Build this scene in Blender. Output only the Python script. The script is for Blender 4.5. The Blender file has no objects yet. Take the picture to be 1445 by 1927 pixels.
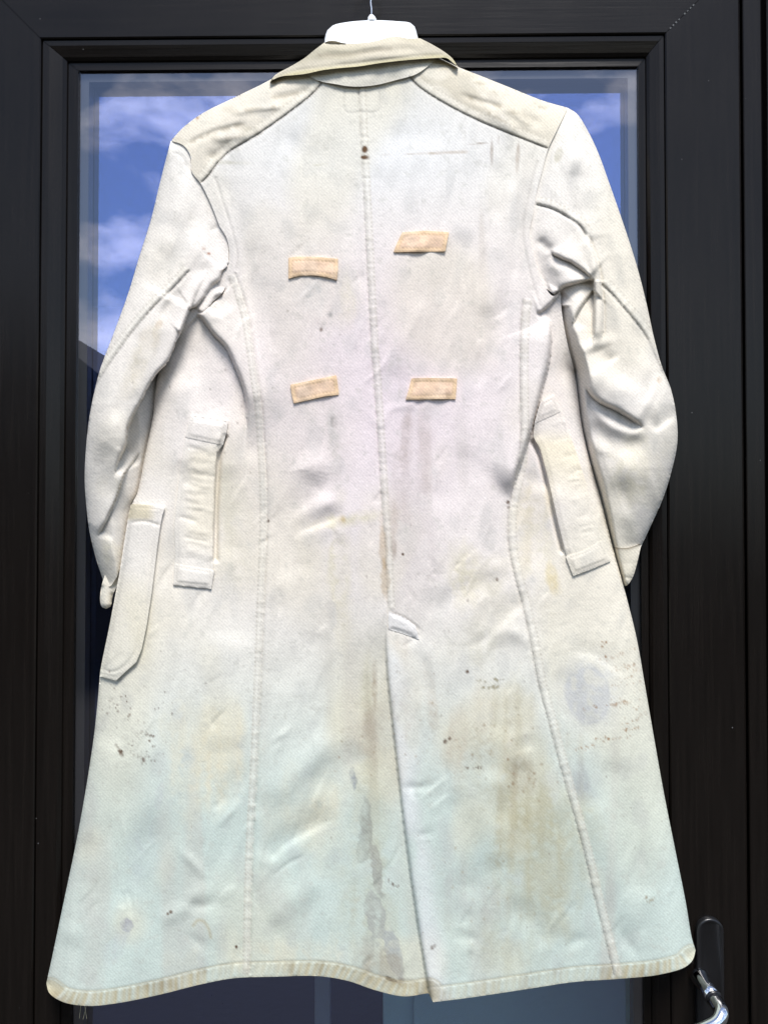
import bpy, bmesh, math, random
import numpy as np
from mathutils import Matrix, Vector, Euler

# ------------------------------------------------------------------ camera, sky, sun, exposure
SC = bpy.context.scene
COL = SC.collection
IW, IH = 1445.0, 1927.0
FPX = 1669.0                                   # focal length in photograph pixels
CAM = Vector((0.0, -1.10, 1.50))
PITCH, YAW = math.radians(1.25), math.radians(0.85)

cd = bpy.data.cameras.new('camera')
cam = bpy.data.objects.new('camera', cd)
COL.objects.link(cam)
cam.location = CAM
cam.rotation_euler = Euler((math.pi / 2 + PITCH, 0, YAW), 'XYZ')
cd.sensor_fit = 'VERTICAL'
cd.sensor_height = 24.0
cd.lens = 24.0 * FPX / IH
cd.clip_start, cd.clip_end = 0.02, 400
SC.camera = cam
RM = np.array(cam.rotation_euler.to_matrix())

SUN_EL, SUN_AZ = math.radians(55), math.radians(9)   # azimuth measured from straight out of the door (-y), + to +x
sdir = Vector((math.sin(SUN_AZ) * math.cos(SUN_EL), -math.cos(SUN_AZ) * math.cos(SUN_EL), math.sin(SUN_EL)))
ld = bpy.data.lights.new('sun', 'SUN')
ld.energy = 1.5
ld.angle = math.radians(22)
ld.color = (1.0, 0.965, 0.92)
sun = bpy.data.objects.new('sun', ld)
COL.objects.link(sun)
sun.location = (0, -3, 6)
sun.rotation_euler = sdir.to_track_quat('Z', 'Y').to_euler()

W = bpy.data.worlds.new('World')
SC.world = W
W.use_nodes = True
wn, wl = W.node_tree.nodes, W.node_tree.links
wn.clear()
wo = wn.new('ShaderNodeOutputWorld')
bg = wn.new('ShaderNodeBackground')
bg.inputs['Strength'].default_value = 0.055
sky = wn.new('ShaderNodeTexSky')
sky.sky_type = 'NISHITA'
sky.sun_disc = False
sky.sun_elevation = SUN_EL
sky.sun_rotation = math.atan2(sdir.x, sdir.y)
sky.air_density, sky.dust_density, sky.ozone_density = 1.0, 0.6, 2.0
tc = wn.new('ShaderNodeTexCoord')
mp = wn.new('ShaderNodeMapping')
mp.inputs['Scale'].default_value = (1.0, 1.0, 1.9)
mp.inputs['Location'].default_value = (3.1, 0.4, 1.12)
nz = wn.new('ShaderNodeTexNoise')
nz.inputs['Scale'].default_value = 5.2
nz.inputs['Detail'].default_value = 8
nz.inputs['Roughness'].default_value = 0.52
nz.inputs['Distortion'].default_value = 0.25
cr = wn.new('ShaderNodeValToRGB')
cr.color_ramp.elements[0].position = 0.535
cr.color_ramp.elements[1].position = 0.70
mx = wn.new('ShaderNodeMix')
mx.data_type = 'RGBA'
mx.inputs['B'].default_value = (15, 14.6, 14.8, 1)
wl.new(tc.outputs['Generated'], mp.inputs['Vector'])
wl.new(mp.outputs['Vector'], nz.inputs['Vector'])
wl.new(nz.outputs['Fac'], cr.inputs['Fac'])
wl.new(cr.outputs['Color'], mx.inputs['Factor'])
wl.new(sky.outputs['Color'], mx.inputs['A'])
wl.new(mx.outputs['Result'], bg.inputs['Color'])
wl.new(bg.outputs['Background'], wo.inputs['Surface'])

SC.view_settings.view_transform = 'Standard'
SC.view_settings.look = 'None'
SC.view_settings.gamma = 1
SC.view_settings.exposure = 1.63
SC.cycles.max_bounces = 8
SC.cycles.transparent_max_bounces = 12
SC.cycles.use_denoising = True

# ------------------------------------------------------------------ helpers
def unproj(px, py, d):
    """photograph pixel + distance in front of the door face (m) -> world"""
    px, py, d = np.broadcast_arrays(np.asarray(px, float), np.asarray(py, float), np.asarray(d, float))
    c = np.stack([(px - IW / 2) / FPX, -(py - IH / 2) / FPX, -np.ones_like(px)], -1)
    r = c @ RM.T
    t = (-d - CAM.y) / r[..., 1]
    return np.array(CAM) + r * t[..., None]

def U(px, py, d=0.0):
    return Vector(unproj(px, py, d).tolist())

def empty(name, loc, label=None, cat=None):
    o = bpy.data.objects.new(name, None)
    COL.objects.link(o)
    o.location = loc
    o.empty_display_size = 0.05
    if label: o['label'] = label
    if cat: o['category'] = cat
    return o

def link(name, me, mat, parent=None, smooth=False):
    o = bpy.data.objects.new(name, me)
    COL.objects.link(o)
    if mat: me.materials.append(mat)
    if parent is not None:
        o.parent = parent
        if parent.parent is None and parent.type == 'EMPTY':
            o.matrix_parent_inverse = Matrix.Translation(-parent.location)
    if smooth:
        me.polygons.foreach_set('use_smooth', np.ones(len(me.polygons), bool))
    return o

def struct(name, me, mat):
    o = link(name, me, mat)
    o['kind'] = 'structure'
    return o

def bm_mesh(bm, name):
    me = bpy.data.meshes.new(name)
    bmesh.ops.recalc_face_normals(bm, faces=bm.faces)
    bm.to_mesh(me)
    bm.free()
    return me

def box(bm, lo, hi, bev=0.0):
    r = bmesh.ops.create_cube(bm, size=1)
    for v in r['verts']:
        v.co = Vector([lo[i] + (v.co[i] + 0.5) * (hi[i] - lo[i]) for i in range(3)])
    if bev:
        es = list({e for v in r['verts'] for e in v.link_edges})
        bmesh.ops.bevel(bm, geom=es, offset=bev, segments=2, affect='EDGES', profile=0.6)

def tube(bm, pts, rad, n=10, caps=True):
    pts = [Vector(p) for p in pts]
    rad = rad if isinstance(rad, (list, tuple)) else [rad] * len(pts)
    rings = []
    up = None
    for i, p in enumerate(pts):
        t = (pts[min(i + 1, len(pts) - 1)] - pts[max(i - 1, 0)]).normalized()
        if up is None:
            up = Vector((0, 0, 1)) if abs(t.z) < 0.9 else Vector((1, 0, 0))
        a = t.cross(up).normalized()
        b = a.cross(t).normalized()
        up = b
        rings.append([bm.verts.new(p + (a * math.cos(q) + b * math.sin(q)) * rad[i])
                      for q in [2 * math.pi * k / n for k in range(n)]])
    for i in range(len(rings) - 1):
        for k in range(n):
            bm.faces.new((rings[i][k], rings[i][(k + 1) % n], rings[i + 1][(k + 1) % n], rings[i + 1][k]))
    if caps:
        bm.faces.new(rings[0][::-1])
        bm.faces.new(rings[-1])

def catmull(P, step=5.0, closed=False):
    P = [np.array(p, float) for p in P]
    n = len(P)
    out = []
    for i in range(n if closed else n - 1):
        p1, p2 = P[i], P[(i + 1) % n]
        p0 = P[(i - 1) % n] if (closed or i > 0) else 2 * p1 - p2
        p3 = P[(i + 2) % n] if (closed or i + 2 < n) else 2 * p2 - p1
        L = np.linalg.norm(p2 - p1)
        if L < 1e-6: continue
        # centripetal knots avoid overshoot
        t0 = 0.0
        t1 = t0 + max(np.linalg.norm(p1 - p0), 1e-3) ** 0.5
        t2 = t1 + L ** 0.5
        t3 = t2 + max(np.linalg.norm(p3 - p2), 1e-3) ** 0.5
        k = max(1, int(L / step))
        for j in range(k):
            t = t1 + (t2 - t1) * j / k
            A1 = (t1 - t) / (t1 - t0) * p0 + (t - t0) / (t1 - t0) * p1
            A2 = (t2 - t) / (t2 - t1) * p1 + (t - t1) / (t2 - t1) * p2
            A3 = (t3 - t) / (t3 - t2) * p2 + (t - t2) / (t3 - t2) * p3
            B1 = (t2 - t) / (t2 - t0) * A1 + (t - t0) / (t2 - t0) * A2
            B2 = (t3 - t) / (t3 - t1) * A2 + (t - t1) / (t3 - t1) * A3
            out.append((t2 - t) / (t2 - t1) * B1 + (t - t1) / (t2 - t1) * B2)
    if not closed: out.append(P[-1])
    return np.array(out)

def srgb(r, g, b):
    f = lambda c: (c / 255 / 12.92) if c / 255 <= 0.04045 else ((c / 255 + 0.055) / 1.055) ** 2.4
    return np.array([f(r), f(g), f(b)])

# ------------------------------------------------------------------ materials
def new_mat(name):
    m = bpy.data.materials.new(name)
    m.use_nodes = True
    nt = m.node_tree
    return m, nt.nodes, nt.links, nt.nodes['Principled BSDF']

def simple(name, col, rough=0.5, metal=0.0, spec=0.5, bump=None):
    m, n, l, p = new_mat(name)
    p.inputs['Base Color'].default_value = (*col, 1)
    p.inputs['Roughness'].default_value = rough
    p.inputs['Metallic'].default_value = metal
    p.inputs['Specular IOR Level'].default_value = spec
    if bump:
        sc, st, dist = bump
        t = n.new('ShaderNodeTexCoord')
        z = n.new('ShaderNodeTexNoise')
        z.inputs['Scale'].default_value = sc
        z.inputs['Detail'].default_value = 5
        b = n.new('ShaderNodeBump')
        b.inputs['Strength'].default_value = st
        b.inputs['Distance'].default_value = dist
        l.new(t.outputs['Object'], z.inputs['Vector'])
        l.new(z.outputs['Fac'], b.inputs['Height'])
        l.new(b.outputs['Normal'], p.inputs['Normal'])
    return m

def foil(name, vertical):
    """dark brown-black wood grain foil of the door"""
    m, n, l, p = new_mat(name)
    t = n.new('ShaderNodeTexCoord')
    q = n.new('ShaderNodeMapping')
    q.inputs['Scale'].default_value = (170, 170, 6) if vertical else (6, 170, 170)
    z = n.new('ShaderNodeTexNoise')
    z.inputs['Scale'].default_value = 1.0
    z.inputs['Detail'].default_value = 6
    z.inputs['Roughness'].default_value = 0.6
    r = n.new('ShaderNodeValToRGB')
    r.color_ramp.elements[0].position, r.color_ramp.elements[1].position = 0.3, 0.75
    r.color_ramp.elements[0].color = (0.0046, 0.0036, 0.0030, 1)
    r.color_ramp.elements[1].color = (0.0092, 0.0072, 0.0060, 1)
    z2 = n.new('ShaderNodeTexNoise')
    z2.inputs['Scale'].default_value = 9
    z2.inputs['Detail'].default_value = 4
    mr = n.new('ShaderNodeMapRange')
    mr.inputs['To Min'].default_value = 0.18
    mr.inputs['To Max'].default_value = 0.30
    b = n.new('ShaderNodeBump')
    b.inputs['Strength'].default_value = 0.30
    b.inputs['Distance'].default_value = 0.0006
    l.new(t.outputs['Object'], q.inputs['Vector'])
    l.new(q.outputs['Vector'], z.inputs['Vector'])
    l.new(t.outputs['Object'], z2.inputs['Vector'])
    l.new(z.outputs['Fac'], r.inputs['Fac'])
    vo = n.new('ShaderNodeTexVoronoi')
    vo.inputs['Scale'].default_value = 34
    vr = n.new('ShaderNodeValToRGB')
    vr.color_ramp.elements[0].position, vr.color_ramp.elements[1].position = 0.018, 0.030
    vr.color_ramp.elements[0].color = (1, 1, 1, 1)
    vr.color_ramp.elements[1].color = (0, 0, 0, 1)
    z4 = n.new('ShaderNodeTexNoise')
    z4.inputs['Scale'].default_value = 11
    r4 = n.new('ShaderNodeValToRGB')
    r4.color_ramp.elements[0].position, r4.color_ramp.elements[1].position = 0.50, 0.60
    mm = n.new('ShaderNodeMath')
    mm.operation = 'MULTIPLY'
    mc = n.new('ShaderNodeMix')
    mc.data_type = 'RGBA'
    mc.inputs['B'].default_value = (0.16, 0.16, 0.16, 1)
    l.new(t.outputs['Object'], vo.inputs['Vector'])
    l.new(t.outputs['Object'], z4.inputs['Vector'])
    l.new(vo.outputs['Distance'], vr.inputs['Fac'])
    l.new(z4.outputs['Fac'], r4.inputs['Fac'])
    l.new(vr.outputs['Color'], mm.inputs[0])
    l.new(r4.outputs['Color'], mm.inputs[1])
    l.new(mm.outputs[0], mc.inputs['Factor'])
    l.new(r.outputs['Color'], mc.inputs['A'])
    l.new(mc.outputs['Result'], p.inputs['Base Color'])
    l.new(z2.outputs['Fac'], mr.inputs['Value'])
    l.new(mr.outputs['Result'], p.inputs['Roughness'])
    l.new(z.outputs['Fac'], b.inputs['Height'])
    l.new(b.outputs['Normal'], p.inputs['Normal'])
    p.inputs['Specular IOR Level'].default_value = 0.22
    return m

def pane(name, refl, tint, dirt=0.0):
    """window pane: see-through sheet with a mirror reflection of fixed strength"""
    m = bpy.data.materials.new(name)
    m.use_nodes = True
    n, l = m.node_tree.nodes, m.node_tree.links
    n.clear()
    o = n.new('ShaderNodeOutputMaterial')
    g = n.new('ShaderNodeBsdfGlossy')
    g.inputs['Roughness'].default_value = 0.0
    g.inputs['Color'].default_value = (*refl, 1)
    t = n.new('ShaderNodeBsdfTransparent')
    t.inputs['Color'].default_value = (*tint, 1)
    a = n.new('ShaderNodeAddShader')
    l.new(g.outputs[0], a.inputs[0])
    l.new(t.outputs[0], a.inputs[1])
    last = a
    if dirt:
        tcn = n.new('ShaderNodeTexCoord')
        z = n.new('ShaderNodeTexVoronoi')
        z.inputs['Scale'].default_value = 70
        r = n.new('ShaderNodeValToRGB')
        r.color_ramp.elements[0].position, r.color_ramp.elements[1].position = 0.03, 0.05
        r.color_ramp.elements[0].color = (1, 1, 1, 1)
        r.color_ramp.elements[1].color = (0, 0, 0, 1)
        z3 = n.new('ShaderNodeTexNoise')
        z3.inputs['Scale'].default_value = 5
        r3 = n.new('ShaderNodeValToRGB')
        r3.color_ramp.elements[0].position, r3.color_ramp.elements[1].position = 0.56, 0.6
        mu = n.new('ShaderNodeMath')
        mu.operation = 'MULTIPLY'
        d = n.new('ShaderNodeBsdfDiffuse')
        d.inputs['Color'].default_value = (0.06, 0.055, 0.05, 1)
        x = n.new('ShaderNodeMixShader')
        l.new(tcn.outputs['Object'], z.inputs['Vector'])
        l.new(tcn.outputs['Object'], z3.inputs['Vector'])
        l.new(z.outputs['Distance'], r.inputs['Fac'])
        l.new(z3.outputs['Fac'], r3.inputs['Fac'])
        l.new(r.outputs['Color'], mu.inputs[0])
        l.new(r3.outputs['Color'], mu.inputs[1])
        l.new(mu.outputs[0], x.inputs['Fac'])
        l.new(a.outputs[0], x.inputs[1])
        l.new(d.outputs[0], x.inputs[2])
        last = x
    l.new(last.outputs[0], o.inputs['Surface'])
    return m

def cloth(name, weave=1500.0, rough=0.92):
    """cotton drill: colour comes from the cloth's own colour attribute, fine grain and twill from nodes"""
    m, n, l, p = new_mat(name)
    at = n.new('ShaderNodeAttribute')
    at.attribute_name = 'cloth_colour'
    uv = n.new('ShaderNodeUVMap')
    uv.uv_map = 'cloth'
    g = n.new('ShaderNodeTexNoise')
    g.inputs['Scale'].default_value = 260
    g.inputs['Detail'].default_value = 3
    g.inputs['Roughness'].default_value = 0.7
    gm = n.new('ShaderNodeMapRange')
    gm.inputs['From Min'].default_value, gm.inputs['From Max'].default_value = 0.25, 0.75
    gm.inputs['To Min'].default_value, gm.inputs['To Max'].default_value = 0.83, 1.10
    mu = n.new('ShaderNodeMix')
    mu.data_type = 'RGBA'
    mu.blend_type = 'MULTIPLY'
    mu.inputs['Factor'].default_value = 1.0
    n2 = n.new('ShaderNodeTexNoise')
    n2.inputs['Scale'].default_value = 70
    n2.inputs['Detail'].default_value = 6
    n2.inputs['Roughness'].default_value = 0.65
    sc = n.new('ShaderNodeMath')
    sc.operation = 'MULTIPLY'
    sc.inputs[1].default_value = 2.0
    b = n.new('ShaderNodeBump')
    b.inputs['Strength'].default_value = 0.5
    b.inputs['Distance'].default_value = 0.0006
    l.new(uv.outputs['UV'], g.inputs['Vector'])
    l.new(uv.outputs['UV'], n2.inputs['Vector'])
    l.new(g.outputs['Fac'], gm.inputs['Value'])
    wv = n.new('ShaderNodeTexWave')
    wv.wave_type = 'BANDS'
    wv.bands_direction = 'DIAGONAL'
    wv.inputs['Scale'].default_value = 92
    wv.inputs['Distortion'].default_value = 0.8
    wv.inputs['Detail'].default_value = 2
    wm = n.new('ShaderNodeMapRange')
    wm.inputs['To Min'].default_value, wm.inputs['To Max'].default_value = 0.93, 1.03
    wmu = n.new('ShaderNodeMath')
    wmu.operation = 'MULTIPLY'
    l.new(uv.outputs['UV'], wv.inputs['Vector'])
    l.new(wv.outputs['Fac'], wm.inputs['Value'])
    l.new(gm.outputs['Result'], wmu.inputs[0])
    l.new(wm.outputs['Result'], wmu.inputs[1])
    l.new(at.outputs['Color'], mu.inputs['A'])
    l.new(wmu.outputs[0], mu.inputs['B'])
    l.new(mu.outputs['Result'], p.inputs['Base Color'])
    l.new(n2.outputs['Fac'], sc.inputs[0])
    l.new(sc.outputs[0], b.inputs['Height'])
    l.new(b.outputs['Normal'], p.inputs['Normal'])
    p.inputs['Roughness'].default_value = rough
    p.inputs['Specular IOR Level'].default_value = 0.03
    return m

M_FV, M_FH = foil('door_foil_upright', True), foil('door_foil_level', False)
M_RUB = simple('gasket_rubber', (0.006, 0.006, 0.007), 0.55, spec=0.3)
M_SPACER = simple('spacer_bar', (0.012, 0.012, 0.014), 0.45)
M_PANE_OUT = pane('outer_pane', (0.14, 0.14, 0.155), (0.86, 0.87, 0.87), 1)
M_PANE_IN = pane('inner_pane', (0.125, 0.17, 0.38), (0.80, 0.82, 0.80))
M_CHROME = simple('chrome', (0.82, 0.83, 0.85), 0.10, 1.0)
M_PLATE = simple('handle_plate_black', (0.010, 0.010, 0.011), 0.28)
M_STEEL = simple('hook_steel', (0.62, 0.62, 0.62), 0.25, 1.0)
M_PLASTIC = simple('hanger_white_plastic', (0.80, 0.82, 0.84), 0.35, bump=(60, 0.1, 0.001))
M_CORD = simple('black_cord', (0.010, 0.010, 0.012), 0.8)
M_CLOTH = cloth('cotton_drill')
M_WELD = simple('weld_line', (0.055, 0.06, 0.065), 0.6, bump=(900, 0.6, 0.001))

# ------------------------------------------------------------------ setting: ground, house wall and room behind the door
def plane(x0, x1, y0, y1, z):
    bm = bmesh.new()
    bm.faces.new([bm.verts.new(c) for c in ((x0, y0, z), (x1, y0, z), (x1, y1, z), (x0, y1, z))])
    return bm_mesh(bm, 'sheet')

struct('ground', plane(-150, 150, -200, 60, 0.0), simple('yard_asphalt', (0.028, 0.025, 0.020), 0.85, bump=(40, 0.5, 0.01)))
M_WALL = simple('dark_render', (0.05, 0.048, 0.045), 0.9, bump=(60, 0.4, 0.004))
M_ROOM = simple('room_paint', (0.10, 0.095, 0.09), 0.9)

# key lines of the door, read at the height of the picture's upper third
XL = U(146, 400, -0.012).x           # glass sight line left / right / top
XR = U(1202, 400, -0.012).x
ZT = U(673, 128.5, -0.012).z
ZB = 0.28
SW = 0.0935                          # width of the stile face
BW = 0.044                           # sight line to stile face (bead)
LX0, LX1 = XL - BW - SW, XR + 0.028 + SW    # leaf outer edges
LZ1 = ZT + 0.034 + SW
LZ0 = 0.05

# house wall with the door opening
bm = bmesh.new()
FX0, FX1, FZ1 = LX0 - 0.075, LX1 + 0.095, LZ1 + 0.075
box(bm, (-4, 0.03, 0), (FX0, 0.30, 3.2))
box(bm, (FX1, 0.03, 0), (4, 0.30, 3.2))
box(bm, (FX0, 0.03, FZ1), (FX1, 0.30, 3.2))
struct('house_wall', bm_mesh(bm, 'house_wall'), M_WALL)
# dim room behind the glass
bm = bmesh.new()
for q in (((-2.2, 3.2, 0), (2.2, 3.2, 0), (2.2, 3.2, 2.6), (-2.2, 3.2, 2.6)),
          ((-2.2, 0.3, 0), (-2.2, 3.2, 0), (-2.2, 3.2, 2.6), (-2.2, 0.3, 2.6)),
          ((2.2, 0.3, 0), (2.2, 3.2, 0), (2.2, 3.2, 2.6), (2.2, 0.3, 2.6))):
    bm.faces.new([bm.verts.new(c) for c in q])
struct('room_wall', bm_mesh(bm, 'room_wall'), M_ROOM)
struct('room_ceiling', plane(-2.2, 2.2, 0.3, 3.2, 2.6), M_ROOM)
struct('room_floor', plane(-2.2, 2.2, 0.1, 3.2, 0.012), simple('room_floor_paint', (0.02, 0.017, 0.015), 0.6))

# ------------------------------------------------------------------ door
def mitred(name, parent, inner, prof, mats, sides='tblr', gap=0.0004):
    """four mitred members round an inner rectangle; prof = [(outward offset l, r, t scale), depth] list per side"""
    x0, x1, z0, z1 = inner
    out = {}
    for s in sides:
        bm = bmesh.new()
        rows = []
        for (o, d) in prof:
            ol, orr, ot, ob = [o * k for k in SCALE]
            c = {'l': (x0 - ol), 'r': (x1 + orr), 't': (z1 + ot), 'b': (z0 - ob)}
            if s == 't': e = ((c['l'] + gap, c['t']), (c['r'] - gap, c['t']))
            elif s == 'b': e = ((c['l'] + gap, c['b']), (c['r'] - gap, c['b']))
            elif s == 'l': e = ((c['l'], c['b'] + gap), (c['l'], c['t'] - gap))
            else: e = ((c['r'], c['b'] + gap), (c['r'], c['t'] - gap))
            rows.append([bm.verts.new((e[0][0], -d, e[0][1])), bm.verts.new((e[1][0], -d, e[1][1]))])
        for a, b in zip(rows, rows[1:]):
            bm.faces.new((a[0], a[1], b[1], b[0]))
        bm.faces.new((rows[0][0], rows[-1][0], rows[-1][1], rows[0][1]))
        bm.faces.new([r[0] for r in rows])
        bm.faces.new([r[1] for r in rows][::-1])
        nm = name[s]
        out[s] = link(nm, bm_mesh(bm, nm), mats[0] if s in 'lr' else mats[1], parent)
    return out

door = empty('glazed_door', (0, 0.02, 0.0), 'dark wood grain glazed door with one tall pane, behind the hanging coat', 'door')
SCALE = (1.0, 0.70, 0.80, 0.8)
bead_prof = [(0.0, -0.020), (0.0, -0.012), (0.008, -0.0125), (0.0125, -0.0125), (0.0135, -0.0095),
             (0.018, -0.0065), (0.034, -0.0030), (0.0415, -0.0028), (0.0425, -0.0060), (0.0435, -0.0060), (0.0435, -0.020)]
mitred({'t': 'glazing_bead', 'b': 'glazing_bead', 'l': 'glazing_bead', 'r': 'glazing_bead'}, door, (XL, XR, ZB, ZT), bead_prof, (M_FV, M_FH))
# stiles and rails
x0, x1, z1, z0 = XL - 0.0437, XR + 0.0437 * 0.70, ZT + 0.0437 * 0.8, ZB - 0.0437 * 0.8
SCALE = (1, 1, 1, 1)
leaf_prof = [(0.0, -0.045), (0.0, -0.0015), (0.0015, 0.0), (SW - 0.003, 0.0), (SW, -0.003), (SW, -0.045)]
mitred({'t': 'top_rail', 'b': 'bottom_rail', 'l': 'stile', 'r': 'stile'}, door, (x0, x1, z0, z1), leaf_prof, (M_FV, M_FH))
# welded mitre line at the upper corner on the handle side
for cx, sx in ((x1, 1),):
    bm = bmesh.new()
    for k in range(26):
        a, b = k / 26 * SW + 0.002, (k + 1) / 26 * SW
        w = 0.0004 + 0.0004 * ((k * 37) % 7) / 7
        if (k * 53) % 11 < 3: continue
        vs = [(cx + sx * (a - w), -0.0004, z1 + a + w), (cx + sx * (a + w), -0.0004, z1 + a - w),
              (cx + sx * (b + w), -0.0004, z1 + b - w), (cx + sx * (b - w), -0.0004, z1 + b + w)]
        bm.faces.new([bm.verts.new(v) for v in vs])
    link('mitre_weld', bm_mesh(bm, 'mitre_weld'), M_WELD, door)
# double glazing: outer pane, spacer round the edge, inner pane
def sheet_mesh(xa, xb, za, zb, y, th=0.004):
    bm = bmesh.new()
    bm.faces.new([bm.verts.new(c) for c in ((xa, y, za), (xb, y, za), (xb, y, zb), (xa, y, zb))])
    return bm_mesh(bm, 'pane')
link('glass_pane', sheet_mesh(XL - 0.006, XR + 0.006, ZB - 0.006, ZT + 0.006, 0.0165), M_PANE_OUT, door)
link('glass_pane', sheet_mesh(XL - 0.006, XR + 0.006, ZB - 0.006, ZT + 0.006, 0.0385), M_PANE_IN, door)
bm = bmesh.new()
SB = 0.0115
box(bm, (XL - 0.006, 0.019, ZB), (XL + SB, 0.036, ZT)); box(bm, (XR - SB, 0.019, ZB), (XR + 0.006, 0.036, ZT))
box(bm, (XL + SB, 0.019, ZT - SB), (XR - SB, 0.036, ZT + 0.005)); box(bm, (XL + SB, 0.019, ZB - 0.005), (XR - SB, 0.036, ZB + SB))
link('spacer_bar', bm_mesh(bm, 'spacer_bar'), M_SPACER, door)

# handle: long rounded plate and a chrome lever on a curved neck
hx, hz_top = U(1335, 1727, 0.006).x, U(1335, 1727, 0.006).z
hw = (U(1361, 1800, 0.006).x - U(1309, 1800, 0.006).x) / 2
hz_bot = hz_top - 0.235
bm = bmesh.new()
def stadium(rr, y, n=14):
    v = []
    for k in range(n + 1):
        a = math.pi * k / n
        v.append(bm.verts.new((hx + rr * math.cos(a), y, hz_top - hw + rr * math.sin(a))))
    for k in range(n + 1):
        a = math.pi + math.pi * k / n
        v.append(bm.verts.new((hx + rr * math.cos(a), y, hz_bot + hw + rr * math.sin(a))))
    return v
rings = [stadium(hw, -0.0002), stadium(hw, -0.006), stadium(hw - 0.0012, -0.0078), stadium(hw - 0.0035, -0.0084), stadium(hw - 0.0045, -0.0070)]
for a, b in zip(rings, rings[1:]):
    for k in range(len(a)):
        bm.faces.new((a[k], a[(k + 1) % len(a)], b[(k + 1) % len(b)], b[k]))
bm.faces.new(rings[-1])
link('handle_plate', bm_mesh(bm, 'handle_plate'), M_PLATE, door, True)
n0, n1, n2 = U(1318, 1842, 0.010), U(1342, 1878, 0.045), U(1357, 1903, 0.066)
bm = bmesh.new()
tube(bm, [n0 + Vector((0, 0.004, 0)), n0, n0.lerp(n1, 0.5), n1], [0.0115, 0.0105, 0.0085, 0.0086], 20)
neck = link('lever_neck', bm_mesh(bm, 'lever_neck'), M_CHROME, door, True)
bm = bmesh.new()
dn = (n1 - n0).normalized()
tube(bm, [n1 - dn * 0.0003, n1 + dn * 0.0022], [0.0096, 0.0096], 20)
link('collar_ring', bm_mesh(bm, 'collar_ring'), M_PLATE, neck, True)
e1, e2 = U(1325, 1936, 0.074), U(1150, 1968, 0.072)
lv = catmull([list(n1 + dn * 0.002), list(n1.lerp(n2, 0.6)), list(n2), list(U(1350, 1922, 0.073)), list(e1), list(U(1285, 1950, 0.074)), list(U(1220, 1960, 0.073)), list(e2)], step=0.004)
bm = bmesh.new()
tube(bm, lv.tolist(), [0.0086] * len(lv), 20)
link('lever', bm_mesh(bm, 'lever'), M_CHROME, door, True)

# fixed frame round the leaf
frame = empty('door_frame', (0, 0.03, 0), 'dark fixed frame around the door leaf, stepped on the handle side', 'door frame')
fi = (LX0 - 0.004, x1 + SW + 0.0045, 0.0, LZ1 + 0.004)
fprof = [(0.0, -0.05), (0.0, -0.006), (0.0012, -0.005), (0.022, -0.005), (0.0225, -0.012), (0.0262, -0.012), (0.0268, 0.002), (0.028, 0.003), (0.09, 0.003), (0.09, -0.05)]
mitred({'t': 'head', 'l': 'jamb', 'r': 'jamb'}, frame, fi, fprof, (M_FV, M_FH), sides='tlr')

# ------------------------------------------------------------------ things dimly seen behind the glass
def rect_px(xa, xb, ya, yb, d):
    a, b = U(xa, yb, d), U(xb, ya, d)
    return a.x, b.x, a.z, b.z
M_CAB = simple('cabinet_paint', (0.40, 0.60, 0.62), 0.55, bump=(15, 0.05, 0.01))
cab = empty('cabinet', (0.25, 0.5, 0.012), 'pale blue grey cabinet standing behind the lower door glass', 'cabinet')
cx0, cx1, cz0, cz1 = rect_px(778, 1300, 1236, 2300, -0.36)
bm = bmesh.new(); box(bm, (cx0 - 0.05, 0.385, 0.012), (cx1, 0.80, cz1), 0.003)
link('carcass', bm_mesh(bm, 'carcass'), M_CAB, cab)
bm = bmesh.new(); box(bm, (cx0, 0.362, 0.06), (cx1 - 0.004, 0.384, cz1 - 0.004), 0.003)
link('cabinet_door', bm_mesh(bm, 'cabinet_door'), M_CAB, cab)
px0, px1, _, _ = rect_px(592, 622, 1236, 1900, -0.45)
bm = bmesh.new(); box(bm, (px0, 0.45, 0.012), (px1, 0.475, 0.90), 0.002)
post = link('upright_post', bm_mesh(bm, 'upright_post'), simple('post_paint', (0.24, 0.28, 0.30), 0.6))
post['label'] = 'slim grey upright post behind the glass under the coat hem'
post['category'] = 'post'

# the house across the yard, seen only as a dark outline mirrored in the glass
hs = empty('opposite_house', (-2.5, -12, 0), 'low dark gabled house across the yard mirrored in the door glass', 'house')
def refl_z(py, px, Y):
    """height reached at plane y=Y by the mirror image seen at photograph pixel"""
    p = unproj(px, py, -0.0165)
    r = p - np.array(CAM)
    r[1] = -r[1]
    t = (Y - p[1]) / r[1]
    q = p + r * t
    return q
HY = -9.0
qa, qb = refl_z(663, 142, HY), refl_z(702, 190, HY)
slope = (qb[2] - qa[2]) / (qb[0] - qa[0])
rx0 = qa[0] - 0.8
rz0 = qa[2] - slope * 0.8
ex1 = rx0 + (1.9 - rz0) / slope
ex0 = 2 * rx0 - ex1
M_BRICK = simple('dark_brick', (0.035, 0.028, 0.022), 0.9, bump=(12, 0.5, 0.02))
M_TILE = simple('dark_roof_tile', (0.03, 0.028, 0.028), 0.85, bump=(9, 0.6, 0.03))
bm = bmesh.new()
v = [bm.verts.new(c) for c in ((ex0, HY, 0), (ex1, HY, 0), (ex1, HY, 1.8), (rx0, HY, rz0 - 0.13), (ex0, HY, 1.8))]
f = bm.faces.new(v)
r = bmesh.ops.extrude_face_region(bm, geom=[f])
bmesh.ops.translate(bm, verts=[g for g in r['geom'] if isinstance(g, bmesh.types.BMVert)], vec=(0, -6, 0))
link('wall', bm_mesh(bm, 'wall'), M_BRICK, hs)
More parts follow.
